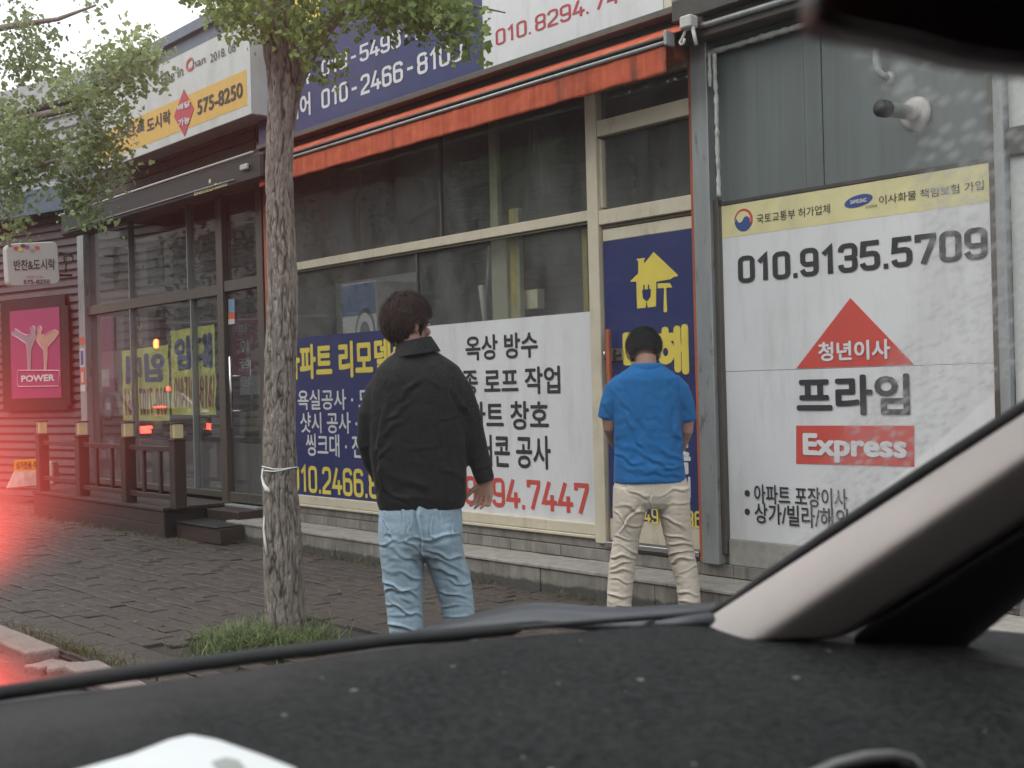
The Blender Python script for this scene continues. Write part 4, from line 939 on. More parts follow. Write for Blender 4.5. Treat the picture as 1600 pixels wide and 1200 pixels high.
B1=[blob(370,12,42,16,6.1,.25,351,.6),blob(400,28,26,16,6.0,.2,162,.7),blob(470,20,60,26,5.95,.25,243,.35),blob(478,72,22,22,6.0,.15,108,.6),blob(490,44,26,14,6.1,.15,148,.6),blob(512,98,22,8,6.1,.12,94,.55),
    blob(590,4,70,18,6.0,.25,567,.45),blob(660,10,70,20,5.9,.25,702,.5),blob(715,30,36,20,5.9,.2,270,.6),blob(770,8,28,12,5.9,.1,81,.6),blob(728,62,22,12,5.9,.1,94,.6),
    blob(560,-60,260,55,6.0,.6,2160,.5),blob(520,-200,300,100,6.1,1.0,2970,.5),blob(330,-60,110,50,6.2,.5,675,.5)]
leaves('crown',B1,M['leaf'],tree,.036,'stuff',1)
# second ginkgo further down the street; its trunk stands beyond the picture edge
tr2=thing('ginkgo_tree','second ginkgo tree whose leafy low boughs hang before the box signboard','tree',(-11.6,2.5,0),'ginkgo trees along the pavement')
MB().tube([(-11.6,2.5,-.05),(-11.6,2.5,.3),(-11.55,2.52,1.6),(-11.45,2.55,3.0),(-11.35,2.6,4.6),(-11.3,2.6,6.5)],[.19,.15,.13,.12,.09,.05],16).build('trunk',M['bark'],tr2,True)
Z2=8.6
def br(pts,r): 
    n=len(pts); MB().tube([Vector(pts[0][0]) if isinstance(pts[0][0],Vector) else pts[0][0]]+[W(*p) for p in pts[1:]],[r*(1-.8*i/(n-1)) for i in range(n)],8).build('branch',M['bark'],tr2,True)
br([(Vector((-11.45,2.55,3.2)),),(-60,200,9.3),(20,190,8.9),(110,170,8.6),(190,120,8.5),(235,60,8.5)],.05)
br([(Vector((-11.5,2.55,2.6)),),(-60,330,9.2),(20,270,8.8),(90,250,8.6),(140,300,8.5)],.04)
br([(Vector((-11.4,2.6,3.8)),),(-80,60,9.2),(20,40,8.8),(90,30,8.6),(150,8,8.5)],.04)
B2=[blob(125,150,32,40,8.6,.35,729,.55),blob(165,185,46,52,8.6,.4,1337,.5),blob(150,250,46,40,8.6,.35,972,.35),blob(215,75,30,26,8.5,.25,364,.75),blob(190,105,42,30,8.5,.3,632,.65),blob(238,110,16,24,8.5,.2,84,.6),blob(108,300,30,28,8.6,.25,400,.3),
    blob(128,322,26,18,8.6,.2,243,.4),blob(150,345,14,8,8.6,.1,60,.5),blob(30,235,62,44,8.7,.4,1033,.55),blob(5,290,34,30,8.7,.3,400,.55),blob(70,215,36,34,8.7,.3,486,.5),blob(20,90,44,26,8.8,.3,206,.3),blob(60,60,50,36,8.8,.3,255,.35),blob(75,120,40,36,8.8,.3,182,.4),
    blob(18,35,30,34,8.8,.3,218,.35),blob(145,6,16,9,8.8,.1,36,.4),blob(20,180,40,30,8.8,.3,243,.55),blob(15,345,22,18,8.7,.2,145,.6),blob(200,225,18,18,8.6,.15,84,.5),
    blob(-150,50,200,220,9.0,.8,3040,.5),blob(-60,-120,260,90,9.0,.8,1824,.5)]
leaves('crown',B2,M['leaf_far'],tr2,.040,'stuff',2)
# string tied round the trunk
sg=thing('white_string','white plastic string wound twice round the trunk with two loose tails','string',tuple(W(437,730,ZTR)))
def loop(y0,y1,r,tilt):
    P_=[]
    for a in np.linspace(0,2*math.pi,40):
        c=W(437.5,(y0+y1)/2,ZTR); P_.append(c+RH*r*math.cos(a)+FH*(-r*math.sin(a))+Vector((0,0,tilt*math.cos(a)+.004*math.sin(3*a))))
    return P_
rr_=27.6/F*ZTR
MB().tube(loop(730,730,rr_,-.006),.003,6).build('string_loop',M['string'],sg,True); MB().tube(loop(733,733,rr_*1.01,.006),.003,6).build('string_loop',M['string'],sg,True)
zf=ZTR-.06
MB().tube([W(411,731,zf),W(409,745,zf),W(412,757,zf-.02),W(418,766,zf-.04),W(421,769,zf-.04)],[.004,.005,.008,.014,.006],8).build('string_tail',M['string'],sg,True)
MB().tube([W(413,806,zf),W(412,825,zf),W(414,845,zf-.02),W(417,867,zf-.03)],[.003,.006,.007,.005],8).build('string_tail',M['string'],sg,True)
# ---- grass and weeds
def blades(name,spots,mat,seed,hmin,hmax,lean=.5,wd=.0035,label=None):
    R_=random.Random(seed); vs=[];fs=[];tone=[]
    for (x,y) in spots:
        h=R_.uniform(hmin,hmax); a=R_.uniform(0,6.28); d_=Vector((math.cos(a),math.sin(a),0))*R_.uniform(.1,lean)*h; s=Vector((-math.sin(a),math.cos(a),0))*wd*R_.uniform(.7,1.4); b=Vector((x,y,-.02)); i=len(vs)
        z=Vector((0,0,1)); vs+=[b-s,b+s,b+d_*.35+z*h*.55-s*.8,b+d_*.35+z*h*.55+s*.8,b+d_*1.1+z*h*.9-s*.4,b+d_*1.1+z*h*.9+s*.4,b+d_*1.7+z*h*.82]
        fs+=[(i,i+1,i+3,i+2),(i+2,i+3,i+5,i+4),(i+4,i+5,i+6)]; t=R_.random(); tone+=[t]*7
    me=bpy.data.meshes.new(name); me.from_pydata([tuple(v) for v in vs],[],fs); me.materials.append(mat)
    at=me.attributes.new('tone','FLOAT','POINT'); at.data.foreach_set('value',np.array(tone,dtype=np.float32))
    o=bpy.data.objects.new(name,me); COL.objects.link(o); o['kind']='stuff'; return o
R_=random.Random(5); sp_=[]
tb=onZ(444,1003,0)
while len(sp_)<1900:
    x=tb.x+R_.gauss(0,.135)+.0; y=tb.y-.10+R_.gauss(0,.15)
    if abs(x-tb.x)<.36 and abs(y-tb.y+.1)<.5 and math.hypot(x-tb.x,y-tb.y)>.11: sp_.append((x,y))
g=blades('grass',sp_,M['grass'],5,.04,.15,1.1)
wp_=[]
for k in range(1500):
    x=R_.uniform(-9.8,-2.6)
    if noise.noise(Vector((x*1.3,4,0)))>-.1: wp_.append((x,YS-.02-abs(R_.gauss(0,.035))))
for k in range(500): wp_.append((R_.uniform(DX0,-9.4),DY-.02-abs(R_.gauss(0,.05))))
for k in range(700):
    x=R_.gauss(-5.9,.45); wp_.append((x,2.30+abs(R_.gauss(0,.05))))
for k in range(500): x=R_.uniform(-12,-6); wp_.append((x,2.29+abs(R_.gauss(0,.03))))
blades('weeds',wp_,M['weed'],6,.015,.07,.9,.003)
for q in range(160):  pass
# fallen leaves and litter scraps
lv=[];lf=[];tn=[]
for k in range(420):
    x=R_.uniform(-13,-3.2); y=R_.uniform(2.3,5.0); a=R_.uniform(0,6.28); s=R_.uniform(.012,.028); i=len(lv); z=.006
    for q in range(5):
        an=a+(q-2)*.45; rr0=s if q else s; lv.append((x+math.cos(an)*s,y+math.sin(an)*s,z+R_.uniform(0,.008)))
    lv.append((x,y,z)); lf.append((i,i+1,i+2,i+3,i+4,i+5)); tn+=[R_.random()]*6
me=bpy.data.meshes.new('fallen_leaves'); me.from_pydata(lv,[],lf); me.materials.append(M['weed'])
at=me.attributes.new('tone','FLOAT','POINT'); at.data.foreach_set('value',np.array(tn,dtype=np.float32))
o=bpy.data.objects.new('fallen_leaves',me); COL.objects.link(o); o['kind']='stuff'
# ================================================================ PEOPLE
def ring3(c,a,b,n=26,ex=2.3):
    out=[]
    for k in range(n):
        q=2*math.pi*k/n; x,y=math.cos(q),math.sin(q)
        out.append(c+a*(math.copysign(abs(x)**(2/ex),x))+b*(math.copysign(abs(y)**(2/ex),y)))
    return out
def fuse(name,mb,voxel,mat,parent,smooth=6,fac=.5):
    me=bpy.data.meshes.new(name); me.from_pydata(mb.v,[],mb.f); me.update()
    bm=bmesh.new(); bm.from_mesh(me); bmesh.ops.recalc_face_normals(bm,faces=bm.faces); bm.to_mesh(me); bm.free()
    o=bpy.data.objects.new('tmp',me); COL.objects.link(o)
    r=o.modifiers.new('r','REMESH'); r.mode='VOXEL'; r.voxel_size=voxel; r.adaptivity=0
    s=o.modifiers.new('s','SMOOTH'); s.factor=fac; s.iterations=smooth
    dg=bpy.context.evaluated_depsgraph_get(); m2=bpy.data.meshes.new_from_object(o.evaluated_get(dg)); m2.name=name
    bpy.data.objects.remove(o); bpy.data.meshes.remove(me)
    m2.materials.clear(); m2.materials.append(mat)
    for p in m2.polygons: p.use_smooth=True
    return link(bpy.data.objects.new(name,m2),parent)
def ell(mb,c,a,b,h,nu=20,nv=12):
    rs=[]
    for j in range(nv+1):
        t=-math.pi/2+math.pi*j/nv; k=max(.02,math.cos(t)); rs.append([c+a*(k*math.cos(q))+b*(k*math.sin(q))+h*math.sin(t) for q in [2*math.pi*i/nu for i in range(nu)]])
    mb.rings(rs)
class Body:
    def __init__(s,Zp): s.Z=Zp; s.p=F/Zp
    def P(s,px,py,dz=0): return W(px,py,s.Z)+FH*dz
    def loft(s,mb,rings,ex=2.3):
        """rings: px,py,half width px,half depth m,forward offset m"""
        mb.rings([ring3(s.P(x,y,dz_),RH*(hw/s.p),FH*d_,ex=ex) for x,y,hw,d_,dz_ in rings])
    def limb(s,mb,pts):
        """pts: px,py,radius px,forward m"""
        mb.tube([s.P(x,y,q) for x,y,r,q in pts],[r/s.p for x,y,r,q in pts],16)
    def shade_folds(s,o,folds,namp=.0,nscale=(1,1),seed=0,hz=None,both=True):
        me=o.data; vs=me.vertices; nr=[v.normal.copy() for v in vs]
        for v,n in zip(vs,nr):
            px,py=pix(v.co); f=max(0,-(n.dot(FH))+.15); f=min(1,f*1.6); d=0
            if f>0:
                wq=7*noise.noise(Vector((px*.05,py*.05,seed+9)))
                for (x1,y1,x2,y2,am,w) in folds:
                    dx,dy=x2-x1,y2-y1; L2=dx*dx+dy*dy; t=((px-x1)*dx+(py-y1)*dy)/L2
                    if -.25<t<1.25:
                        ln=math.sqrt(L2); q=((px-x1)*-dy+(py-y1)*dx)/ln
                        q+=1.5*math.sin(t*5+x1)+wq
                        if abs(q)<4*w:
                            e=min(1,max(0,(t+.25)/.35),max(0,(1.25-t)/.35))
                            d+=am*e*(math.exp(-(q/w)**2)-.75*math.exp(-((q-1.7*w)/w)**2))*(.75+.5*math.sin(y1+t*3))
            nz=noise.noise(Vector((px*nscale[0],py*nscale[1],seed)))+.5*noise.noise(Vector((px*nscale[0]*2.2+4,py*nscale[1]*2.2,seed)))
            if namp:
                k=namp
                if hz: k*=1+hz[2]*max(0,min(1,(py-hz[0])/(hz[1]-hz[0])))
                d+=k*(abs(nz)*-1.6+.5)
            v.co+=n*d*max(.25,f)
        me.update()
def hand(mb,B,wrist,palm_dir,side,curl,s=.083,thumb=1,spread=.0,fl=1.0):
    """palm and five separate bent fingers; palm_dir along the hand, side towards the thumb, curl = palm facing direction"""
    pd=palm_dir.normalized(); sd_=(side-pd*side.dot(pd)).normalized(); cu=curl.normalized()
    pc=wrist+pd*s*.5
    mb.rings([ring3(wrist-pd*.02,sd_*.026,cu*.020),ring3(wrist+pd*s*.3,sd_*.033,cu*.017),ring3(wrist+pd*s*.75,sd_*.040,cu*.015),ring3(wrist+pd*s*1.05,sd_*.036,cu*.011)])
    for i,(o,l) in enumerate(((.030,.068),(.011,.076),(-.010,.071),(-.030,.056))):
        l*=fl; b=wrist+pd*s*.85+sd_*o; d1=(pd+sd_*o*3*(1+spread)+cu*.18).normalized(); d2=(d1+cu*.5).normalized(); d3=(d2+cu*.6).normalized()
        p1=b+d1*s*.15; p2=p1+d1*l*.48; p3=p2+d2*l*.34; p4=p3+d3*l*.26
        mb.tube([b,p1,p2,p3,p4],[.0082,.0088,.0080,.0072,.0055],10)
    b=wrist+pd*s*.25+sd_*.024; d1=(pd*.75+sd_*.75*thumb+cu*.3).normalized(); p1=b+d1*.034; d2=(d1+pd*.5+cu*.2).normalized(); p2=p1+d2*.030; p3=p2+d2*.022
    mb.tube([b,p1,p2,p3],[.013,.0115,.010,.0075],10)
def head_shape(mb,C,f,s,neck0,neck1,nr=.058):
    z=Vector((0,0,1)); up=s.cross(f); up=up if up.z>0 else -up
    ell(mb,C+up*.018-f*.008,s*.073,f*.092,up*.098)
    ell(mb,C+f*.030-up*.055,s*.055,f*.060,up*.068)          # jaw
    ell(mb,C+f*.075-up*.095,s*.022,f*.020,up*.018)          # chin
    ell(mb,C+f*.094-up*.018,s*.013,f*.016,up*.024); ell(mb,C+f*.100-up*.034,s*.017,f*.014,up*.011)
    for k in(-1,1):
        ell(mb,C+f*.080+s*.032*k-up*.028,s*.022,f*.018,up*.020); ell(mb,C+f*.084+s*.028*k+up*.024,s*.022,f*.010,up*.007)
        ell(mb,C+s*.078*k-f*.008-up*.012,s*.012,(f*.9+s*-.35*k)*.020,up*.032); ell(mb,C+s*.084*k-f*.016-up*.010,s*.008,f*.008,up*.026)
    ell(mb,C+f*.090-up*.060,s*.024,f*.009,up*.006); ell(mb,C+f*.088-up*.069,s*.020,f*.009,up*.006)
    mb.tube([neck0,(neck0+neck1)/2,neck1],[nr*.95,nr*.93,nr*1.15],18)
def hair_cap(name,C,f,s,mat,parent,seed,thick=.02,strand=3200,slen=.055,nape=-.62):
    up=s.cross(f); up=up if up.z>0 else -up; nu,nv=72,48; vs=[];cv=[]
    R_=random.Random(seed)
    def rad(d):
        fx,sx,ux=d.dot(f),d.dot(s),d.dot(up)
        base=1/math.sqrt((fx/.094)**2+(sx/.076)**2+(ux/.100)**2)
        c=1.0
        # clear the face, ears and lower nape
        face=max(0,min(1,(fx-.28)/.2))*max(0,min(1,(.52-ux)/.15)); ear=max(0,1-((fx+.06)/.34)**2)*max(0,min(1,(.16-ux)/.14))*(1 if abs(sx)>.5 else 0)
        nap=max(0,min(1,(nape-ux)/.12))
        c=1-max(face,ear,nap)
        t=thick*(.75+.5*max(0,ux)+.35*max(0,-fx))*(1+.35*noise.noise(d*3+Vector((seed,0,0))))
        return base+(t+.004)*c-.012*(1-c),c
    O=C+up*.018-f*.008
    for j in range(nv+1):
        t=-math.pi/2+math.pi*j/nv
        for i in range(nu):
            q=2*math.pi*i/nu; d=(s*math.cos(q)*math.cos(t)+f*math.sin(q)*math.cos(t)+up*math.sin(t)).normalized(); r,c=rad(d); vs.append(O+d*(r+(.006*abs(noise.noise(Vector((d.dot(f)*14,d.dot(s)*14,d.dot(up)*5))))+.004*noise.noise(d*26))*c)); cv.append(c)
    fs=[(j*nu+i,j*nu+(i+1)%nu,(j+1)*nu+(i+1)%nu,(j+1)*nu+i) for j in range(nv) for i in range(nu)]
    n0=len(vs)
    whorl=(up*.8-f*.6).normalized()
    for k in range(strand):
        while True:
            d=Vector((R_.gauss(0,1),R_.gauss(0,1),R_.gauss(0,1))).normalized(); r,c=rad(d)
            if c>.6 and d.dot(up)>nape-.02: break
        g=(d-whorl*d.dot(whorl)*1.0); flow=(-whorl+d*whorl.dot(d)); flow=flow+Vector((0,0,-.35))+noise.noise_vector(d*4+Vector((seed,1,1)))*.55; flow=(flow-d*flow.dot(d)).normalized()
        w_=flow.cross(d).normalized()*R_.uniform(.0008,.0020); l=slen*R_.uniform(.5,1.1); p=O+d*(r-.003); i0=len(vs)
        for m in range(4):
            u=m/3; q=p+flow*l*u+d*(.013*math.sin(u*2.2)-.008*u*u+R_.uniform(-.002,.010)*u); vs+= [q-w_*(1-u*.85),q+w_*(1-u*.85)]
        fs+=[(i0+2*m,i0+2*m+1,i0+2*m+3,i0+2*m+2) for m in range(3)]
    me=bpy.data.meshes.new(name); me.from_pydata([tuple(v) for v in vs],[],fs); me.materials.append(mat)
    for p in me.polygons: p.use_smooth=True
    return link(bpy.data.objects.new(name,me),parent)
def eyes(C,f,s,parent):
    up=s.cross(f); up=up if up.z>0 else -up
    for k in(-1,1):
        m=MB(); ell(m,C+f*.0885+s*.031*k+up*.006,s*.011,f*.008,up*.006,12,8); m.build('eye',M['eye'],parent,True)
M['eye']=pm('eye_white',(.6,.58,.55),.2)
def cloth(name,col,rough=.85,var=.15,vs=(6,6,6),bmp=.25,bscale=220,extra=None):
    def fn(m,t,b):
        v=coords(t,vs); c=ramp(t,noi(t,v,2.0,7,.65),[(.3,tuple(x*(1-var) for x in col)),(.7,tuple(min(1,x*(1+var)) for x in col))])
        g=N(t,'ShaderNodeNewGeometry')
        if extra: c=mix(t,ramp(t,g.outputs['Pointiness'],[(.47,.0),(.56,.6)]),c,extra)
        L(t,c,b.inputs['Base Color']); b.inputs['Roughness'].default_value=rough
        b.inputs['Sheen Weight'].default_value=.04; b.inputs['Specular IOR Level'].default_value=.25; b.inputs['Sheen Roughness'].default_value=.5
        bump(t,b,noi(t,coords(t),bscale,4),bmp,.004)
    return _m(name,fn)
M['jacket']=cloth('black_jacket_cloth',(.0055,.0052,.0065),.7,.2)
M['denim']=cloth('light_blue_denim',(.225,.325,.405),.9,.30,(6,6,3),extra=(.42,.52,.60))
M['shirt']=cloth('blue_shirt_cloth',(.012,.125,.345),.85,.10)
M['khaki']=cloth('beige_trouser_cloth',(.58,.515,.435),.88,.08)
M['shoe']=pm('dark_shoe',(.03,.03,.03),.5)
# ---------------- man in black jacket
B1_=Body(5.28)
man=thing('person','standing person in black jacket and light blue jeans seen from behind, looking right','person',tuple(onZ(660,1067,0)))
th=math.radians(50); f=(FH*math.cos(th)+RH*math.sin(th)); s=(RH*math.cos(th)-FH*math.sin(th)); 
tilt=.10; f=(f-Vector((0,0,tilt))).normalized(); 
C=B1_.P(636,506,.02)
mb=MB()
head_shape(mb,C,f,s,B1_.P(636,520,.0),B1_.P(646,560,-.01),.062)
P_=B1_
P_.loft(mb,[(648,548,34,.07,0),(650,562,48,.095,0),(654,590,60,.11,0),(655,640,62,.12,0),(656,700,60,.12,0),(657,760,60,.13,0),(657,810,58,.13,0),(657,840,48,.10,0)])
P_.limb(mb,[(632,845,27,0),(630,900,23,0),(634,960,17,0),(638,1020,14,-.01),(641,1048,11,0)]); P_.limb(mb,[(683,845,27,.02),(703,900,22,.06),(716,960,16,.07),(724,1020,13,.08),(727,1042,11,.08)])
P_.limb(mb,[(606,590,20,0),(582,650,16,0),(578,700,14,.02),(592,752,10,.14),(600,768,8,.17)]); P_.limb(mb,[(704,590,20,0),(728,650,16,0),(742,695,14,.02),(756,746,9,.03),(759,755,9,.03)])
def foot(mb,c,dirv,l=.25,w_=.042,h=.05):
    a=dirv.cross(Vector((0,0,1))).normalized(); c=Vector((c.x,c.y,0))+(dirv*.0 if l>.251 or (l>.245 and w_>.045) else dirv*.03)
    mb.rings([ring3(c-dirv*.05+Vector((0,0,h*.6)),a*w_*.6,Vector((0,0,h*.5))),ring3(c-dirv*.02+Vector((0,0,h*.8)),a*w_*.8,Vector((0,0,h*.78))),ring3(c+dirv*l*.35+Vector((0,0,h*.62)),a*w_*.95,Vector((0,0,h*.6))),ring3(c+dirv*l*.65+Vector((0,0,h*.45)),a*w_*1.05,Vector((0,0,h*.43))),ring3(c+dirv*l*.84+Vector((0,0,h*.34)),a*w_*.6,Vector((0,0,h*.32)))])
hand(mb,B1_,P_.P(758,755,.03),(Vector((0,0,-1))-RH*.10+FH*.05),(-RH+FH*.25),(-RH*.65-FH*.35),.058,1.0,.2,.85)
hand(mb,B1_,P_.P(600,766,.18),(RH*.8-Vector((0,0,.6))),(Vector((0,0,1))+FH*.2),(FH),.075,1)
for x,q in((641,0),(727,.08)): foot(mb,P_.P(x,1060,q),(FH+RH*.15*(1 if x>700 else -1)).normalized())
fuse('body',mb,.0038,M['skin'],man,2)
hair_cap('hair',C,f,s,M['hair'],man,3,.012,9000,.050,-.80)
eyes(C,f,s,man)
mb=MB()
P_.loft(mb,[(659,794,66,.150,0),(659,780,70,.16,0),(656,740,73,.165,0),(653,700,75,.165,0),(652,650,76,.16,0),(655,612,76,.15,0),(655,590,72,.142,0),(653,574,64,.125,0),(651,562,50,.105,0),(649,551,34,.082,0),(648,543,27,.064,0)],2.6)
P_.limb(mb,[(612,592,25,0),(594,615,25,0),(582,650,23,-.01),(578,690,21,0),(584,722,20,.06),(596,752,17,.13),(603,768,15,.17)])
P_.limb(mb,[(698,590,25,0),(716,615,25,0),(730,650,22,0),(742,695,19,.02),(753,735,16.5,.03),(759,754,15,.03)])
jk=fuse('jacket',mb,.008,M['jacket'],man,5)
fold=[(600,640,594,770,.011,4),(727,630,727,720,.009,4),(612,600,602,650,.006,4),(600,640,650,600,.006,4),(606,655,640,630,.006,3.5),(596,680,640,650,.006,4),(610,625,655,596,.005,4),(590,700,600,640,.010,5),(690,654,732,652,.006,2.2),(730,620,722,690,.009,5),(720,700,728,770,.008,5),(600,740,660,760,.006,6),(640,720,720,740,.005,6),(650,700,725,690,.005,4),(620,775,700,782,.006,4),
  (585,720,605,700,.006,3),(740,700,760,690,.006,3),(738,715,760,708,.006,3),(742,735,764,725,.005,3),(733,665,750,655,.005,3),(565,700,590,690,.006,3),(568,720,596,712,.006,3),(680,600,725,640,.006,5),(705,610,735,650,.006,4),(600,760,640,785,.006,4),(660,600,640,680,.003,8),(700,660,690,740,.004,8)]
P_.shade_folds(jk,[(a,b,c,d,e*.8,w*.9) for a,b,c,d,e,w in fold],.0022,(.045,.045),1)
# collar
mb=MB(); co=[]
for k in range(33):
    a=2*math.pi*k/32; 
cr_=[]
for rr0,yy,ddz in ((34,553,3),(38,554.5,3),(33.5,545,2),(28,534,0),(25.5,531,0),(24,533,0),(25,545,0)):
    cr_.append([B1_.P(648+ddz,yy-5*math.cos(a),0)+RH*(rr0/B1_.p)*math.cos(a)+FH*(rr0/B1_.p*.98)*math.sin(a)-FH*.012 for a in [2*math.pi*k/32 for k in range(32)]])
mb.rings(cr_,False); smooth_by_angle(mb.build('collar',M['jacket'],man,True),40)
mb=MB()
P_.loft(mb,[(657,782,62,.15,0),(657,800,65,.155,0),(657,825,66,.158,0),(657,846,65,.148,.0),(657,860,60,.128,.0),(658,868,40,.10,.0)],2.5)
P_.loft(mb,[(627,815,34,.145,0),(627,845,34.5,.145,0),(628,870,33.5,.13,0),(630,900,32,.112,0),(632,945,28.5,.096,0),(635,985,27,.09,0),(640,1030,25,.085,-.01),(641,1056,24,.085,-.01)],2.2)
P_.loft(mb,[(687,815,34,.145,0),(688,845,34,.145,.0),(693,868,32,.13,.02),(703,900,31,.112,.05),(713,945,27,.094,.06),(719,985,25,.088,.07),(726,1040,24,.084,.08),(727,1050,23,.083,.08)],2.2)
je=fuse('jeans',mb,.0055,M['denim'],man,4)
fold=[(602,803,604,836,.004,1.7),(604,838,622,846,.004,1.7),(622,846,641,838,.004,1.7),(641,803,641,836,.004,1.7),(674,803,673,836,.004,1.7),(673,838,690,846,.004,1.7),(690,846,708,838,.004,1.7),(709,803,708,836,.004,1.7),(657,796,658,858,.005,2),(595,845,655,842,.008,3.5),(600,846,655,880,.007,4),(664,842,718,832,.008,4),(668,860,720,870,.008,4),(672,870,735,895,.009,4),(676,880,725,910,.007,4),(602,890,655,905,.008,4),(600,905,650,930,.008,4),(605,925,660,915,.007,3),(606,945,655,950,.006,3),(608,960,660,962,.006,3),(690,925,738,935,.007,3),(695,945,740,950,.006,3),(610,975,655,985,.008,3.5),
   (640,845,662,870,.008,3),(605,870,650,868,.004,5),(700,905,735,912,.006,3),(628,800,632,840,.003,2),(690,800,686,830,.003,2),(655,800,660,850,.008,4),(690,960,735,968,.006,3),(606,935,640,960,.006,3),(618,915,640,940,.005,3)]
P_.shade_folds(je,[(a,b,c,d,e*1.2,w*.78) for a,b,c,d,e,w in fold],.0022,(.04,.08),3)
for (a,b,c_,d_) in ((606,822,644,822),(672,820,706,818)):
    q0,q1=B1_.P(a,b,-.175),B1_.P(c_,d_,-.175)
mb=MB()
for x,q in((641,0),(727,.08)): foot(mb,P_.P(x,1060,q),(FH+RH*.15*(1 if x>700 else -1)).normalized(),.28,.06,.078)
fuse('shoes',mb,.008,M['shoe'],man,3)
# ---------------- man in blue shirt
B2_=Body(6.45)
man2=thing('person','standing person in blue T-shirt and beige trousers with bowed head facing the door','person',tuple(onZ(1018,982,0)))
P_=B2_; f=(FH*.72+RH*.05-Vector((0,0,.72))).normalized(); s=(RH-FH*.06); s=(s-f*s.dot(f)).normalized()
C=B2_.P(1008,551,.05)
mb=MB(); head_shape(mb,C,f,s,B2_.P(1009,556,.0),B2_.P(1010,592,-.03),.058)
P_.loft(mb,[(1010,582,32,.07,0),(1011,600,46,.09,0),(1011,640,46,.10,0),(1013,700,45,.105,0),(1015,745,47,.11,0),(1017,772,40,.09,0)])
P_.limb(mb,[(990,780,21,0),(976,850,16,.02),(968,920,12,0),(967,955,10,0)]); P_.limb(mb,[(1046,780,21,0),(1062,850,16,.02),(1074,920,12,0),(1078,955,10,0)])
P_.limb(mb,[(966,604,14,0),(950,645,12,.0),(953,668,10.5,.01),(962,690,9.5,.08),(985,718,8,.22)]); P_.limb(mb,[(1058,604,14,0),(1073,645,12,.0),(1073,672,10.5,.01),(1067,700,9,.09),(1040,722,8,.22)])
for x,k in((985,1),(1040,-1)): hand(mb,B2_,P_.P(x,718,.22),(RH*.6*k+FH*.5-Vector((0,0,.4))),(Vector((0,0,1))+FH*.2),(-FH*.2-Vector((0,0,.6))+RH*.5*k),.07,1)
for x,q in((967,-.0),(1079,-.0)): foot(mb,P_.P(x,975,q-.06),(FH+RH*.2*(1 if x>1000 else -1)).normalized(),.24)
fuse('body',mb,.0042,M['skin'],man2,2)
hair_cap('hair',C,f,s,M['hair_black'],man2,8,.010,9000,.028,-.62); eyes(C,f,s,man2)
mb=MB()
P_.loft(mb,[(1015,753,56.5,.142,0),(1014,735,55,.140,0),(1013,700,53,.13,0),(1011,660,53.5,.125,0),(1010,625,55,.12,0),(1010,604,55,.112,-.0),(1010,592,50,.10,-.01),(1010,582,41,.085,-.01),(1010,575,30,.07,-.01),(1010,570,24,.062,-.01)],2.6)
P_.limb(mb,[(976,600,20,0),(962,612,19,0),(953,632,16,.0),(947,655,14,.005)]); P_.limb(mb,[(1046,600,20,0),(1060,612,19,0),(1069,632,16,0),(1075,659,14,.005)])
sh=fuse('shirt',mb,.007,M['shirt'],man2,5)
fold=[(968,640,1010,700,.005,4),(975,625,1050,720,.005,5),(966,690,1050,735,.006,4),(962,712,1040,742,.006,3),(965,728,1060,745,.005,3),(1000,690,1065,715,.005,4),(1058,640,1062,700,.008,4),(962,640,964,720,.007,4),(985,610,1005,660,.003,5),(1030,650,1062,690,.004,4),(1020,735,1066,728,.005,3),(990,720,1060,725,.004,3),(943,630,962,650,.004,3),(1060,620,1084,650,.004,3),(1040,600,1060,640,.004,4),(1010,660,1000,730,.003,6)]
P_.shade_folds(sh,fold,.003,(.05,.06),11)
mb=MB()
for zc_ in (0,):
    R2=[]
    for rr0,yy in ((26,576),(25,570),(22.5,567.5),(21,570)):
        R2.append([B2_.P(1010,yy+2.5*math.cos(2*a)*0,0)+RH*(rr0/B2_.p)*math.cos(a)+FH*(rr0/B2_.p*.8)*math.sin(a)-FH*.015 for a in [2*math.pi*k/32 for k in range(32)]])
    mb.rings(R2,False)
mb.build('collar',M['shirt'],man2,True)
mb=MB()
P_.loft(mb,[(1016,742,54,.125,0),(1017,757,58,.132,0),(1018,772,59,.132,0),(1018,784,56,.120,0),(1019,793,40,.095,0)],2.5)
P_.loft(mb,[(987,760,29,.125,0),(985,785,27.5,.122,0),(983,805,25,.108,0),(979,840,20.5,.09,.01),(973,880,21,.082,.01),(969,915,20,.078,0),(967,950,19,.074,-.01),(967,958,17,.07,-.01)],2.2)
P_.loft(mb,[(1049,760,28,.125,0),(1051,785,26.5,.122,0),(1055,810,24,.108,0),(1061,845,21,.09,.01),(1069,885,20,.082,.01),(1075,915,18,.076,0),(1077,945,17,.072,-.01),(1078,958,15,.066,-.01)],2.2)
kh=fuse('trousers',mb,.0052,M['khaki'],man2,3)
fold=[(1018,758,1019,788,.005,2),(962,790,1010,800,.007,3),(1028,795,1074,785,.007,3),(962,800,985,830,.006,3),(1000,792,970,830,.007,3),(963,838,998,848,.006,2.5),(955,852,998,862,.007,2.5),(953,868,996,872,.007,2.5),(952,886,985,878,.006,2.5),(955,893,992,895,.005,2.5),(1035,830,1078,845,.006,3),(1042,848,1082,852,.007,2.5),(1044,868,1084,858,.007,2.5),(1047,874,1086,876,.006,2.5),(1060,896,1088,884,.006,2.5),(1036,805,1070,825,.006,3),
   (950,925,988,935,.008,3),(952,940,985,950,.008,3),(1056,925,1090,928,.007,3),(1058,938,1091,942,.007,3),(975,760,1012,775,.004,3),(1030,772,1072,762,.004,3),(965,815,1000,822,.005,3),(955,905,990,908,.004,2.5),(962,752,985,758,.004,2)]
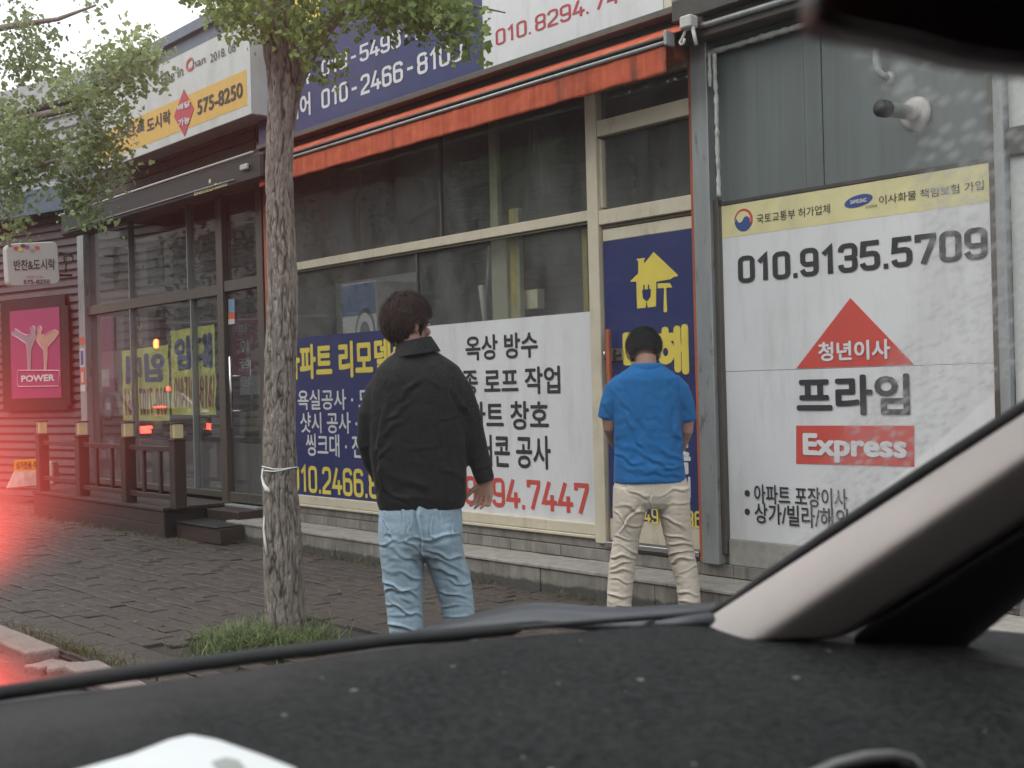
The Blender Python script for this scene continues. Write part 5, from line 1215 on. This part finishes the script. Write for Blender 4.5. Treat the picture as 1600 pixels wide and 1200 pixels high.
P_.shade_folds(kh,[(a,b,c,d,e*1.25,w*.75) for a,b,c,d,e,w in fold],.0018,(.05,.10),7,(840,950,.8))
mb=MB()
for x,q in((967,0),(1079,0)): foot(mb,P_.P(x,975,q-.06),(FH+RH*.2*(1 if x>1000 else -1)).normalized(),.27,.056,.075)
fuse('shoes',mb,.008,M['shoe'],man2,3)
RED_W=1250
# ================================================================ ACROSS THE STREET (seen mirrored in the shop glass)
M['opp_wall']=pm('brick_brown_facade',(.16,.12,.10),.8,var=.15); M['opp_pale']=pm('pale_render_facade',(.36,.35,.33),.8,var=.1); M['opp_glass']=pm('dark_window_glass',(.03,.035,.04),.1)
struct(mesh('far_pavement',[(-80,-12,-.02),(60,-12,-.02),(60,-6.2,-.02),(-80,-6.2,-.02)],[(0,1,2,3)],M['tread']))
for i,(x0,x1,h,mt,lab) in enumerate(((-62,-40,10,'opp_pale','pale rendered three storey building across the street'),(-39.5,-24,9,'opp_wall','brown brick building with two rows of windows across the street'),(-23.5,-6,8,'opp_wall','long brown building facing the repair shop from across the street'),(-5.5,16,5.8,'opp_pale','pale rendered building across the street facing the mover signboard'))):
    ob=thing('street_building',lab,'building',((x0+x1)/2,-14,0),'buildings across the street')
    bx('wall',x0,x1,-22,-12,0,h,M[mt],ob,0); bx('roof',x0-.2,x1+.2,-22.1,-11.8,h+.002,h+.3,M['roof_grey'],ob,0)
    zf=.6
    while zf<h-1.5:
        x=x0+1
        while x<x1-2: bx('window',x,x+1.6,-11.99,-11.95,zf,zf+1.5,M['opp_glass'],ob,0); x+=2.6
        zf+=2.8
for i,(x,y,h,lab) in enumerate(((-34,-7.2,8,'dark leafy street tree opposite beyond the brown building'),(-25,-7.4,9,'dark leafy street tree opposite by the traffic signal'),(-18,-7.2,9.5,'tallest dark street tree opposite the repair shop'),(-12.5,-7.3,8.5,'dark street tree opposite the repair shop door'),(-6.5,-7.3,8,'dark street tree opposite the mover signboard'),(-1.5,-7.2,8,'dark street tree directly behind the parked viewpoint'))):
    t_=thing('street_tree',lab,'tree',(x,y,0),'trees across the street')
    MB().tube([(x,y,-.05),(x+.05,y,2.2),(x,y+.1,h*.7)],[.16,.13,.06],10).build('trunk',M['bark'],t_,True)
    c=Vector((x,y,h*.58)); bb=[]
    R2_=random.Random(40+i)
    for k in range(9): bb.append((c+Vector((R2_.uniform(-2.2,2.2),R2_.uniform(-1.2,1.2),R2_.uniform(-h*.26,h*.3))),(1.5,1.3,1.1),330,R2_.uniform(.2,.6)))
    leaves('crown',bb,M['leaf_dark'],t_,.16,'stuff',60+i)
# ---- traffic signal and cars queued in the road ahead
def sedan(x,y,lab,paint,lit=1,grp='cars queued in the road'):
    c=thing('car',lab,'car',(x,y,-.13),grp)
    m=pm('car_paint',paint,.25,.3,var=.03)
    L_=4.6; w=.88
    prof=[(0,.32),(-.02,.62),(.0,.92),(.12,1.0),(.55,1.04),(1.2,1.44),(1.7,1.50),(2.6,1.47),(3.4,1.05),(4.3,.88),(4.58,.68),(4.6,.34)]
    def sec(k): return [(x-px_,y+k*(w if pz<1.06 else w*.78)*(1 if .1<px_<4.4 else .93),pz-.13) for px_,pz in prof]
    a,b=sec(-1),sec(1); n=len(prof); vs=a+b; fs=[list(range(n)),list(range(n,2*n))[::-1]]+[[i,i+n,(i+1)%n+n,(i+1)%n] for i in range(n)]
    mesh('car_body',vs,fs,m,c,bevel=.03,seg=2)
    MB().hexa([(x-.60,y-.62,.98),(x-.60,y+.62,.98),(x-1.18,y+.58,1.285),(x-1.18,y-.58,1.285),(x-.56,y-.62,1.0),(x-.56,y+.62,1.0),(x-1.15,y+.58,1.32),(x-1.15,y-.58,1.32)]).build('rear_window',M['opp_glass'],c)
    for wx in(.85,3.7):
        for k in(-1,1):
            wh=MB().tube([(x-wx,y+k*(w-.2),.20),(x-wx,y+k*(w+.015),.20)],.33,24).build('wheel',M['rubber'],c,True); MB().tube([(x-wx,y+k*(w-.0),.20),(x-wx,y+k*(w+.02),.20)],.21,16).build('rim',M['alu'],wh,True)
    for k in(-1,1): bx('tail_lamp',x-.02,x+.035,y+k*.62-.17,y+k*.62+.17,.54,.68,M['brake'],c,.01)
    bx('high_brake_lamp',x-.62,x-.58,y-.12,y+.12,1.02,1.05,M['brake'],c,.0); bx('number_plate',x+.02,x+.03,y-.26,y+.26,.42,.54,M['white_sign'],c,.0); bx('bumper',x-.3,x+.05,y-.84,y+.84,.16,.44,m,c,.03)
    return c
M['brake']=emis('lit_brake_lamp',(1,.035,.02),8)
sedan(-4.4,.15,'silver car waiting directly ahead with both brake lamps lit',(.35,.36,.38))
# the directed beam of the near brake lamp
bl=bpy.data.lights.new('brake_beam','SPOT'); bl.energy=RED_W; bl.color=(1,.10,.07); bl.spot_size=math.radians(15); bl.spot_blend=1.0; bl.shadow_soft_size=.07
bo=bpy.data.objects.new('brake_beam',bl); COL.objects.link(bo); bo.location=(-4.33,.90,.55); bo.rotation_euler=(bo.location-Vector((-.95,.10,1.15))).to_track_quat('Z','Y').to_euler()
M['brake']=emis('lit_brake_lamp_far',(1,.05,.03),14)
vx=onY(187,664,10.6); vx2=onY(212,660,11.4)
sedan(-22.5,.25,'dark car further up the queue with red tail lamps reflected in the corner shop',(.03,.03,.035))
sedan(-29.0,-3.0,'white car in the far lane with lit tail lamps',(.6,.6,.6))
ts=thing('traffic_signal','traffic signal showing red on a tall grey pole across the street','traffic light',(-24,-6.4,0))
MB().tube([(-24,-6.4,-.05),(-24,-6.4,5.2)],.08,12).build('pole',M['alu'],ts,True)
vv=onY(249,537,5.42+5.42+3.2); bx('signal_box',vv.x-.2,vv.x+.2,-3.3,-3.1,vv.z-.2,vv.z+.65,M['black_metal'],ts,.02)
MB().tube([(-24,-6.4,vv.z+.5),(vv.x,-3.2,vv.z+.5)],.04,8).build('signal_arm',M['alu'],ts,True)
def lampdisc(p,r,m,par,n='lamp'): return MB().tube([(p[0],p[1]-.02,p[2]),(p[0],p[1]+.03,p[2])],r,16).build(n,m,par,True)
lampdisc((vv.x,-3.09,vv.z),.12,emis('signal_red_lamp',(1,.18,.05),16),ts)
vv=onY(262,609,5.42+5.42+3.0); lp_=thing('red_warning_lamp','small red warning lamp on a post across the road','lamp',(vv.x,-3.0,0)); MB().tube([(vv.x,-3.0,-.13),(vv.x,-3.0,vv.z-.05)],.03,8).build('post',M['alu'],lp_,True); lampdisc((vv.x,-3.0,vv.z),.09,emis('warning_red',(1,.05,.04),9),lp_)
# ================================================================ OWN CAR
car=thing('own_car_interior','dark car cabin with dashboard, pale windscreen pillar and mirror around the viewpoint','car',(-.3,.35,0))
def _dash(m,t,b):
    v=coords(t); c=ramp(t,noi(t,v,110,4,.75),[(.38,(.003,.0034,.0038)),(.64,(.028,.029,.030))])
    vo=N(t,'ShaderNodeTexVoronoi'); vo.inputs['Scale'].default_value=30; vo.inputs['Randomness'].default_value=1; L(t,v,vo.inputs['Vector'])
    sep=N(t,'ShaderNodeSeparateColor'); L(t,vo.outputs['Color'],sep.inputs[0])
    th_=N(t,'ShaderNodeMath',operation='MULTIPLY'); L(t,sep.outputs[0],th_.inputs[0]); th_.inputs[1].default_value=.11
    lt_=N(t,'ShaderNodeMath',operation='LESS_THAN'); L(t,vo.outputs['Distance'],lt_.inputs[0])
    pw=N(t,'ShaderNodeMath',operation='POWER'); L(t,sep.outputs[0],pw.inputs[0]); pw.inputs[1].default_value=2.5; m3=N(t,'ShaderNodeMath',operation='MULTIPLY'); L(t,pw.outputs[0],m3.inputs[0]); m3.inputs[1].default_value=.135; L(t,m3.outputs[0],lt_.inputs[1])
    c=mix(t,lt_.outputs[0],c,(.20,.20,.195))
    c=mix(t,ramp(t,noi(t,v,7,6),[(.4,0.),(.75,.35)]),c,(.030,.030,.030))
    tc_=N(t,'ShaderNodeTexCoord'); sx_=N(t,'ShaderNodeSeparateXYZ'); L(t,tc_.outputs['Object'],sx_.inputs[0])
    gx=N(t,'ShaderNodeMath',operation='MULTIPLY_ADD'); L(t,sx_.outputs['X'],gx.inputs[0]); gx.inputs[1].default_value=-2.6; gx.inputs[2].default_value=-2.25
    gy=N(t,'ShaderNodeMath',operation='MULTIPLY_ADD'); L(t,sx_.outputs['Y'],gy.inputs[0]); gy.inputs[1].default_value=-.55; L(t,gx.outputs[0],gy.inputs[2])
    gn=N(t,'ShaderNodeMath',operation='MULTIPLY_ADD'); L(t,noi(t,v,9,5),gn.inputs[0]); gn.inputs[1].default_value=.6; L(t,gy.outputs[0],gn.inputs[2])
    c=mix(t,ramp(t,gn.outputs[0],[(.25,.0),(.75,.75)]),c,(.055,.050,.052))   # paler towards the glass and the driver's side
    L(t,c,b.inputs['Base Color']); b.inputs['Roughness'].default_value=.75; b.inputs['Specular IOR Level'].default_value=.15; bump(t,b,noi(t,v,420,3),.5,.002)
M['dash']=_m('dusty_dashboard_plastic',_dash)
M['dash_black']=pm('black_trim',(.008,.008,.009),.6)
M['pillar']=pm('beige_pillar_cloth',(.40,.362,.355),.9,var=.05,bmp=.3,bscale=600)
M['car_paint_dark']=pm('dark_grey_bonnet',(.05,.055,.065),.4,.2,var=.1,bmp=.1,bscale=300)
# windscreen base line (far edge of dashboard), from driver's corner to passenger's pillar
edge=[(-1.19,-1.0),(-1.26,-.5),(-1.26,0.0),(-1.225,.25),(-1.194,.381),(-1.155,.558),(-1.111,.764),(-1.047,.915),(-.953,1.153),(-.80,1.27)]
def edgeX(y):
    ys=[e[1] for e in edge]; xs_=[e[0] for e in edge]; return float(np.interp(y,ys,xs_))
vs=[];fs=[];ny,nxx=70,40
for i in range(ny+1):
    y=-1.0+2.42*i/ny; xe=edgeX(min(y,1.27))
    for k in range(nxx+1):
        u=k/nxx; x=xe+(-.30-xe)*u
        z=.992+.012*math.sin(min(1,u*1.6)*math.pi)*.6-.0*u; z+=-.09*max(0,u-.62)**1.5*3 - .03*max(0,y-1.15)*4
        z+=.004*noise.noise(Vector((x*3,y*3,0)))
        vs.append((x,y,z))
for i in range(ny):
    for k in range(nxx): a=i*(nxx+1)+k; fs.append((a,a+1,a+nxx+2,a+nxx+1))
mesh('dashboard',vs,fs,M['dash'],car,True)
bx('dashboard_front',-.32,-.28,-1.0,1.40,.40,.86,M['dash_black'],car,.01)
# dark rubber seal along the glass foot
MB().tube([W(x,y,(onZ(x,y,1.0)-CAM).dot(FW)) for x,y in((-150,1112),(0,1081),(200,1052),(400,1025),(600,1001),(800,983),(815,983))],[.009,.009,.0085,.008,.008,.008,.003],10).build('glass_seal',M['rubber'],car,True)
MB().tube([W(x,y,(onZ(x,y,1.0)-CAM).dot(FW)) for x,y in((780,983),(900,974),(1000,966),(1125,957))],[.003,.0035,.0035,.004],8).build('glass_seal',M['rubber'],car,True)
# cowl and bonnet hump outside the glass
hum=[(560,1024),(640,1000),(700,983),(760,968),(800,958),(840,954),(880,956),(940,961),(1000,962),(1060,958),(1118,955)]
rows=[]
for Zc,dyy in ((1.75,0),(1.62,6),(1.52,26)): rows.append([W(x,y+dyy,Zc*(1-.00022*(x-800))) for x,y in hum])
vs=sum(rows,[]); n=len(hum); fs=[(j*n+i,j*n+i+1,(j+1)*n+i+1,(j+1)*n+i) for j in range(2) for i in range(n-1)]
cw=mesh('cowl_panel',vs,fs,M['car_paint_dark'],car,True); so2=cw.modifiers.new('s','SOLIDIFY'); so2.thickness=-.012
vs=[];fs=[]
for i,y in enumerate(np.linspace(-.75,1.05,16)):
    for k,x in enumerate(np.linspace(-1.42,-2.25,8)): vs.append((x,y,.83-.05*abs((y-.1)/.9)**3-.045*(k/7)**2*1.5))
for i in range(15):
    for k in range(7): a=i*8+k; fs.append((a,a+8,a+9,a+1))
mesh('bonnet',vs,fs,M['car_paint_dark'],car,True)
# pillar: strips lofted between base and roof ends
def pl(px,py,Y): return onY(px,py,Y)
prof=[((1118,958),(1600,646),1.115),((1150,957),(1600,662),1.085),((1235,956),(1600,708),1.05),((1262,958),(1600,724),1.055),((1365,970),(1600,822),1.11)]
prof2=[((1365,970),(1600,822),1.11),((1430,978),(1600,868),1.135),((1498,988),(1600,912),1.16),((1510,1000),(1600,925),1.2)]
def ploft(name,pr,mat):
    vs=[];fs=[];T_=[-.25,0,.25,.5,.75,1,1.35,1.8,2.2]
    for a,b,Y in pr:
        A=pl(*a,Y);Bq=pl(*b,Y-.02)
        for t in T_: vs.append(A+(Bq-A)*t)
    n=len(T_)
    for j in range(len(pr)-1):
        for i in range(n-1): fs.append((j*n+i,j*n+i+1,(j+1)*n+i+1,(j+1)*n+i))
    o=mesh(name,vs,fs,mat,car,True); ss=o.modifiers.new('u','SUBSURF'); ss.levels=2; ss.render_levels=2; sd__=o.modifiers.new('s','SOLIDIFY'); sd__.thickness=.006; return o
ploft('pillar_trim',prof,M['pillar']); ploft('shaded_door_seal',prof2,M['dash_black'])  # the seal's black also carries the shadow below the pillar
A,Bq=pl(1112,962,1.125),pl(1600,640,1.105)
q=[pl(1085,962,1.15),pl(1112,958,1.135),pl(1150,938,1.13),pl(1200,902,1.13),pl(1300,834,1.125),pl(1440,742,1.115),pl(1600,640,1.105)]; q.append(q[-1]+(q[-1]-q[-2])*1.5)
MB().tube(q,[.003,.005,.007,.0075,.008,.008,.008,.008],10).build('pillar_seal',M['rubber'],car,True)
# door top and mirror triangle, lower right
MB().hexa([(-.80,1.10,.90),(.6,1.10,.90),(.6,1.2,.90),(-.80,1.2,.90),(-.80,1.12,1.0),(.6,1.12,.985),(.6,1.18,.985),(-.80,1.18,1.0)]).build('door_top',M['dash_black'],car,bevel=.01)
MB().hexa([(-.8,1.1,.3),(.6,1.1,.3),(.6,1.2,.3),(-.8,1.2,.3),(-.8,1.1,.898),(.6,1.1,.898),(.6,1.2,.898),(-.8,1.2,.898)]).build('door_panel',M['dash_black'],car)
mt_=[pl(1480,990,1.12),pl(1540,1010,1.12),pl(1545,952,1.12),pl(1560,935,1.12),pl(1500,985,1.12)]
# interior mirror
mir=[(1276,-60),(1272,-5),(1277,22),(1300,36),(1350,46),(1420,60),(1480,76),(1540,90),(1600,97),(1700,106),(1800,100),(1840,40),(1830,-60),(1500,-110)]
Pm=[W(x,y,.425+.00004*(x-1270)) for x,y in mir]
mm=MB().prism(Pm,FH*.028).build('mirror_housing',pm('mirror_black',(.006,.006,.007),.3),car,bevel=.006,seg=3)
cM=sum(Pm,Vector())/len(Pm)
MB().prism([cM+(p-cM)*.9-FH*.002 for p in Pm],FH*.0015).build('mirror_glass',pm('dimmed_mirror_glass',(.01,.01,.011),.15,0,var=.02),car)
MB().tube([cM+FH*.03,cM+FH*.05+Vector((0,0,.06)),Vector((-.30,.35,1.52))],.012,10).build('mirror_stem',M['dash_black'],car,True)
# roof, rear shell
bx('roof_lining',-.28,1.6,-.95,1.08,1.50,1.53,M['pillar'],car,.01)
MB().tube([(-.30,-.95,1.50),(-.34,.1,1.515),(-.30,1.06,1.50)],.02,10).build('roof_header',M['dash_black'],car,True)
bx('far_door',-.8,1.6,-1.02,-.96,.25,.98,M['dash_black'],car,.01); bx('cabin_floor',-1.2,1.6,-.95,1.1,.1,.14,M['dash_black'],car,0)
bx('rear_panel',1.55,1.6,-.95,1.08,.2,1.5,M['dash_black'],car,0); bx('bulkhead',-1.1,-1.06,-.95,1.1,.14,.93,M['dash_black'],car,0)
MB().tube([(-.85,-.98,1.0),(-.5,-.96,1.28),(-.30,-.95,1.49)],.03,10).build('driver_pillar',M['pillar'],car,True)
# steering wheel (outside the frame to the left) and vent rim at the lower edge
cs=Vector((-.52,-.02,.86)); ax_=Vector((.9,0,.42)).normalized(); u1=Vector((0,1,0)); u2=ax_.cross(u1)
MB().tube([cs+(u1*math.cos(a)+u2*math.sin(a))*.185 for a in np.linspace(0,2*math.pi,49)],.014,12).build('steering_wheel',M['dash_black'],car,True)
zv=.80
vr=[W(x,y,zv) for x,y in ((1220,1235),(1262,1212),(1310,1194),(1355,1184),(1395,1181),(1425,1186),(1440,1200),(1446,1230))]
MB().tube(vr,[.001,.003,.004,.0045,.004,.003,.002,.001],12).build('vent_rim',pm('satin_grey_trim',(.16,.165,.17),.35,.3),car,True)
MB().prism([W(x,y,zv+.003) for x,y in ((1232,1250),(1275,1216),(1335,1197),(1395,1190),(1428,1198),(1440,1250))],FH*.002).build('vent_hole',M['dash_black'],car)
# leaflet on the dashboard
M['paper']=pm('white_glossy_paper',(.72,.74,.76),.35,var=.03)
pap=thing('white_leaflet_case','white glossy leaflet case with faint grey print lying on the dashboard','case',tuple(onZ(300,1190,1.0)))
cor=[(-40,1252),(100,1204),(200,1176),(262,1152),(300,1144),(345,1152),(420,1178),(466,1196),(500,1240),(420,1420),(40,1400)]
Pp=[onZ(x,y,1.022) for x,y in cor]
MB().prism(Pp,(0,0,-.016)).build('case_body',M['paper'],pap,bevel=.006,seg=3,smooth=False)
MB().prism([onZ(x,y,1.0226) for x,y in ((330,1190),(352,1183),(372,1187),(384,1200),(370,1215),(345,1210))],(0,0,-.0004)).build('grey_print',pm('grey_print',(.30,.32,.31),.5),pap)
# ---- windscreen glass with dust film
cols,rws=150,90; vs=[];fs=[];dirt=[]
rb=random.Random(3)
for i in range(cols+1):
    y=-.95+2.12*i/cols; xb=edgeX(y)
    xt=-.30-.06*(1-abs(y-.1)/1.0)
    for k in range(rws+1):
        v=k/rws; x=xb+(xt-xb)*v; z=.997+(1.503-.997)*(v**.96); vs.append((x,y,z))
        px,py=pix(Vector((x,y,z)))
        lim=np.interp(py,[100,200,320,500,600,700,780,900],[1330,1400,1432,1425,1350,1290,1262,1225])
        dd=max(0,min(1,(px-lim)/28+.3*noise.noise(Vector((px*.03,py*.03,0)))))
        dirt.append(dd if py<960 else 0)
for i in range(cols):
    for k in range(rws): a=i*(rws+1)+k; fs.append((a,a+1,a+rws+2,a+rws+1))
def _ws(m,t,b):
    t.nodes.remove(b); v=coords(t)
    tr=N(t,'ShaderNodeBsdfTransparent'); tr.inputs[0].default_value=(.93,.95,.94,1)
    df=N(t,'ShaderNodeBsdfTranslucent'); df.inputs[0].default_value=(.42,.43,.43,1); d2=N(t,'ShaderNodeBsdfDiffuse'); d2.inputs[0].default_value=(.42,.43,.43,1)
    ad=N(t,'ShaderNodeMixShader'); L(t,df.outputs[0],ad.inputs[1]); L(t,d2.outputs[0],ad.inputs[2])
    at_=N(t,'ShaderNodeAttribute',attribute_name='dirt')
    vo=N(t,'ShaderNodeTexVoronoi'); vo.inputs['Scale'].default_value=82; L(t,v,vo.inputs['Vector'])
    nf=noi(t,v,60,3,.6)
    cmb=N(t,'ShaderNodeMath',operation='MULTIPLY_ADD'); L(t,nf,cmb.inputs[0]); cmb.inputs[1].default_value=-.25; L(t,vo.outputs['Distance'],cmb.inputs[2])
    sp=ramp(t,cmb.outputs[0],[(0.14,.55),(.40,.15)])
    bw=N(t,'ShaderNodeRGBToBW'); L(t,sp,bw.inputs[0])
    mu=N(t,'ShaderNodeMath',operation='MULTIPLY'); L(t,bw.outputs[0],mu.inputs[0]); L(t,at_.outputs['Fac'],mu.inputs[1])
    a2=N(t,'ShaderNodeMath',operation='ADD'); L(t,mu.outputs[0],a2.inputs[0]); a2.inputs[1].default_value=WS_VEIL
    mx=N(t,'ShaderNodeMixShader'); L(t,a2.outputs[0],mx.inputs[0]); L(t,tr.outputs[0],mx.inputs[1]); L(t,ad.outputs[0],mx.inputs[2])
    if WS_SCAT>0:
        rf=N(t,'ShaderNodeBsdfRefraction'); rf.inputs['Roughness'].default_value=1.0; rf.inputs['IOR'].default_value=1.09; rf.inputs[0].default_value=(1,1,1,1)
        rg=N(t,'ShaderNodeBsdfRefraction'); rg.inputs['Roughness'].default_value=1.0; rg.inputs['IOR'].default_value=.925; rg.inputs[0].default_value=(1,1,1,1)
        m3_=N(t,'ShaderNodeMixShader'); m3_.inputs[0].default_value=.5; L(t,rf.outputs[0],m3_.inputs[1]); L(t,rg.outputs[0],m3_.inputs[2]); rf=m3_
        m2=N(t,'ShaderNodeMixShader'); m2.inputs[0].default_value=WS_SCAT; L(t,mx.outputs[0],m2.inputs[1]); L(t,rf.outputs[0],m2.inputs[2]); mx=m2
    L(t,mx.outputs[0],t.nodes['Material Output'].inputs[0])
WS_VEIL=.006; WS_SCAT=.035
M['windscreen']=_m('dusty_windscreen',_ws)
me=bpy.data.meshes.new('windscreen'); me.from_pydata(vs,[],fs); me.materials.append(M['windscreen'])
at=me.attributes.new('dirt','FLOAT','POINT'); at.data.foreach_set('value',np.array(dirt,dtype=np.float32))
for p in me.polygons: p.use_smooth=True
link(bpy.data.objects.new('windscreen',me),car)
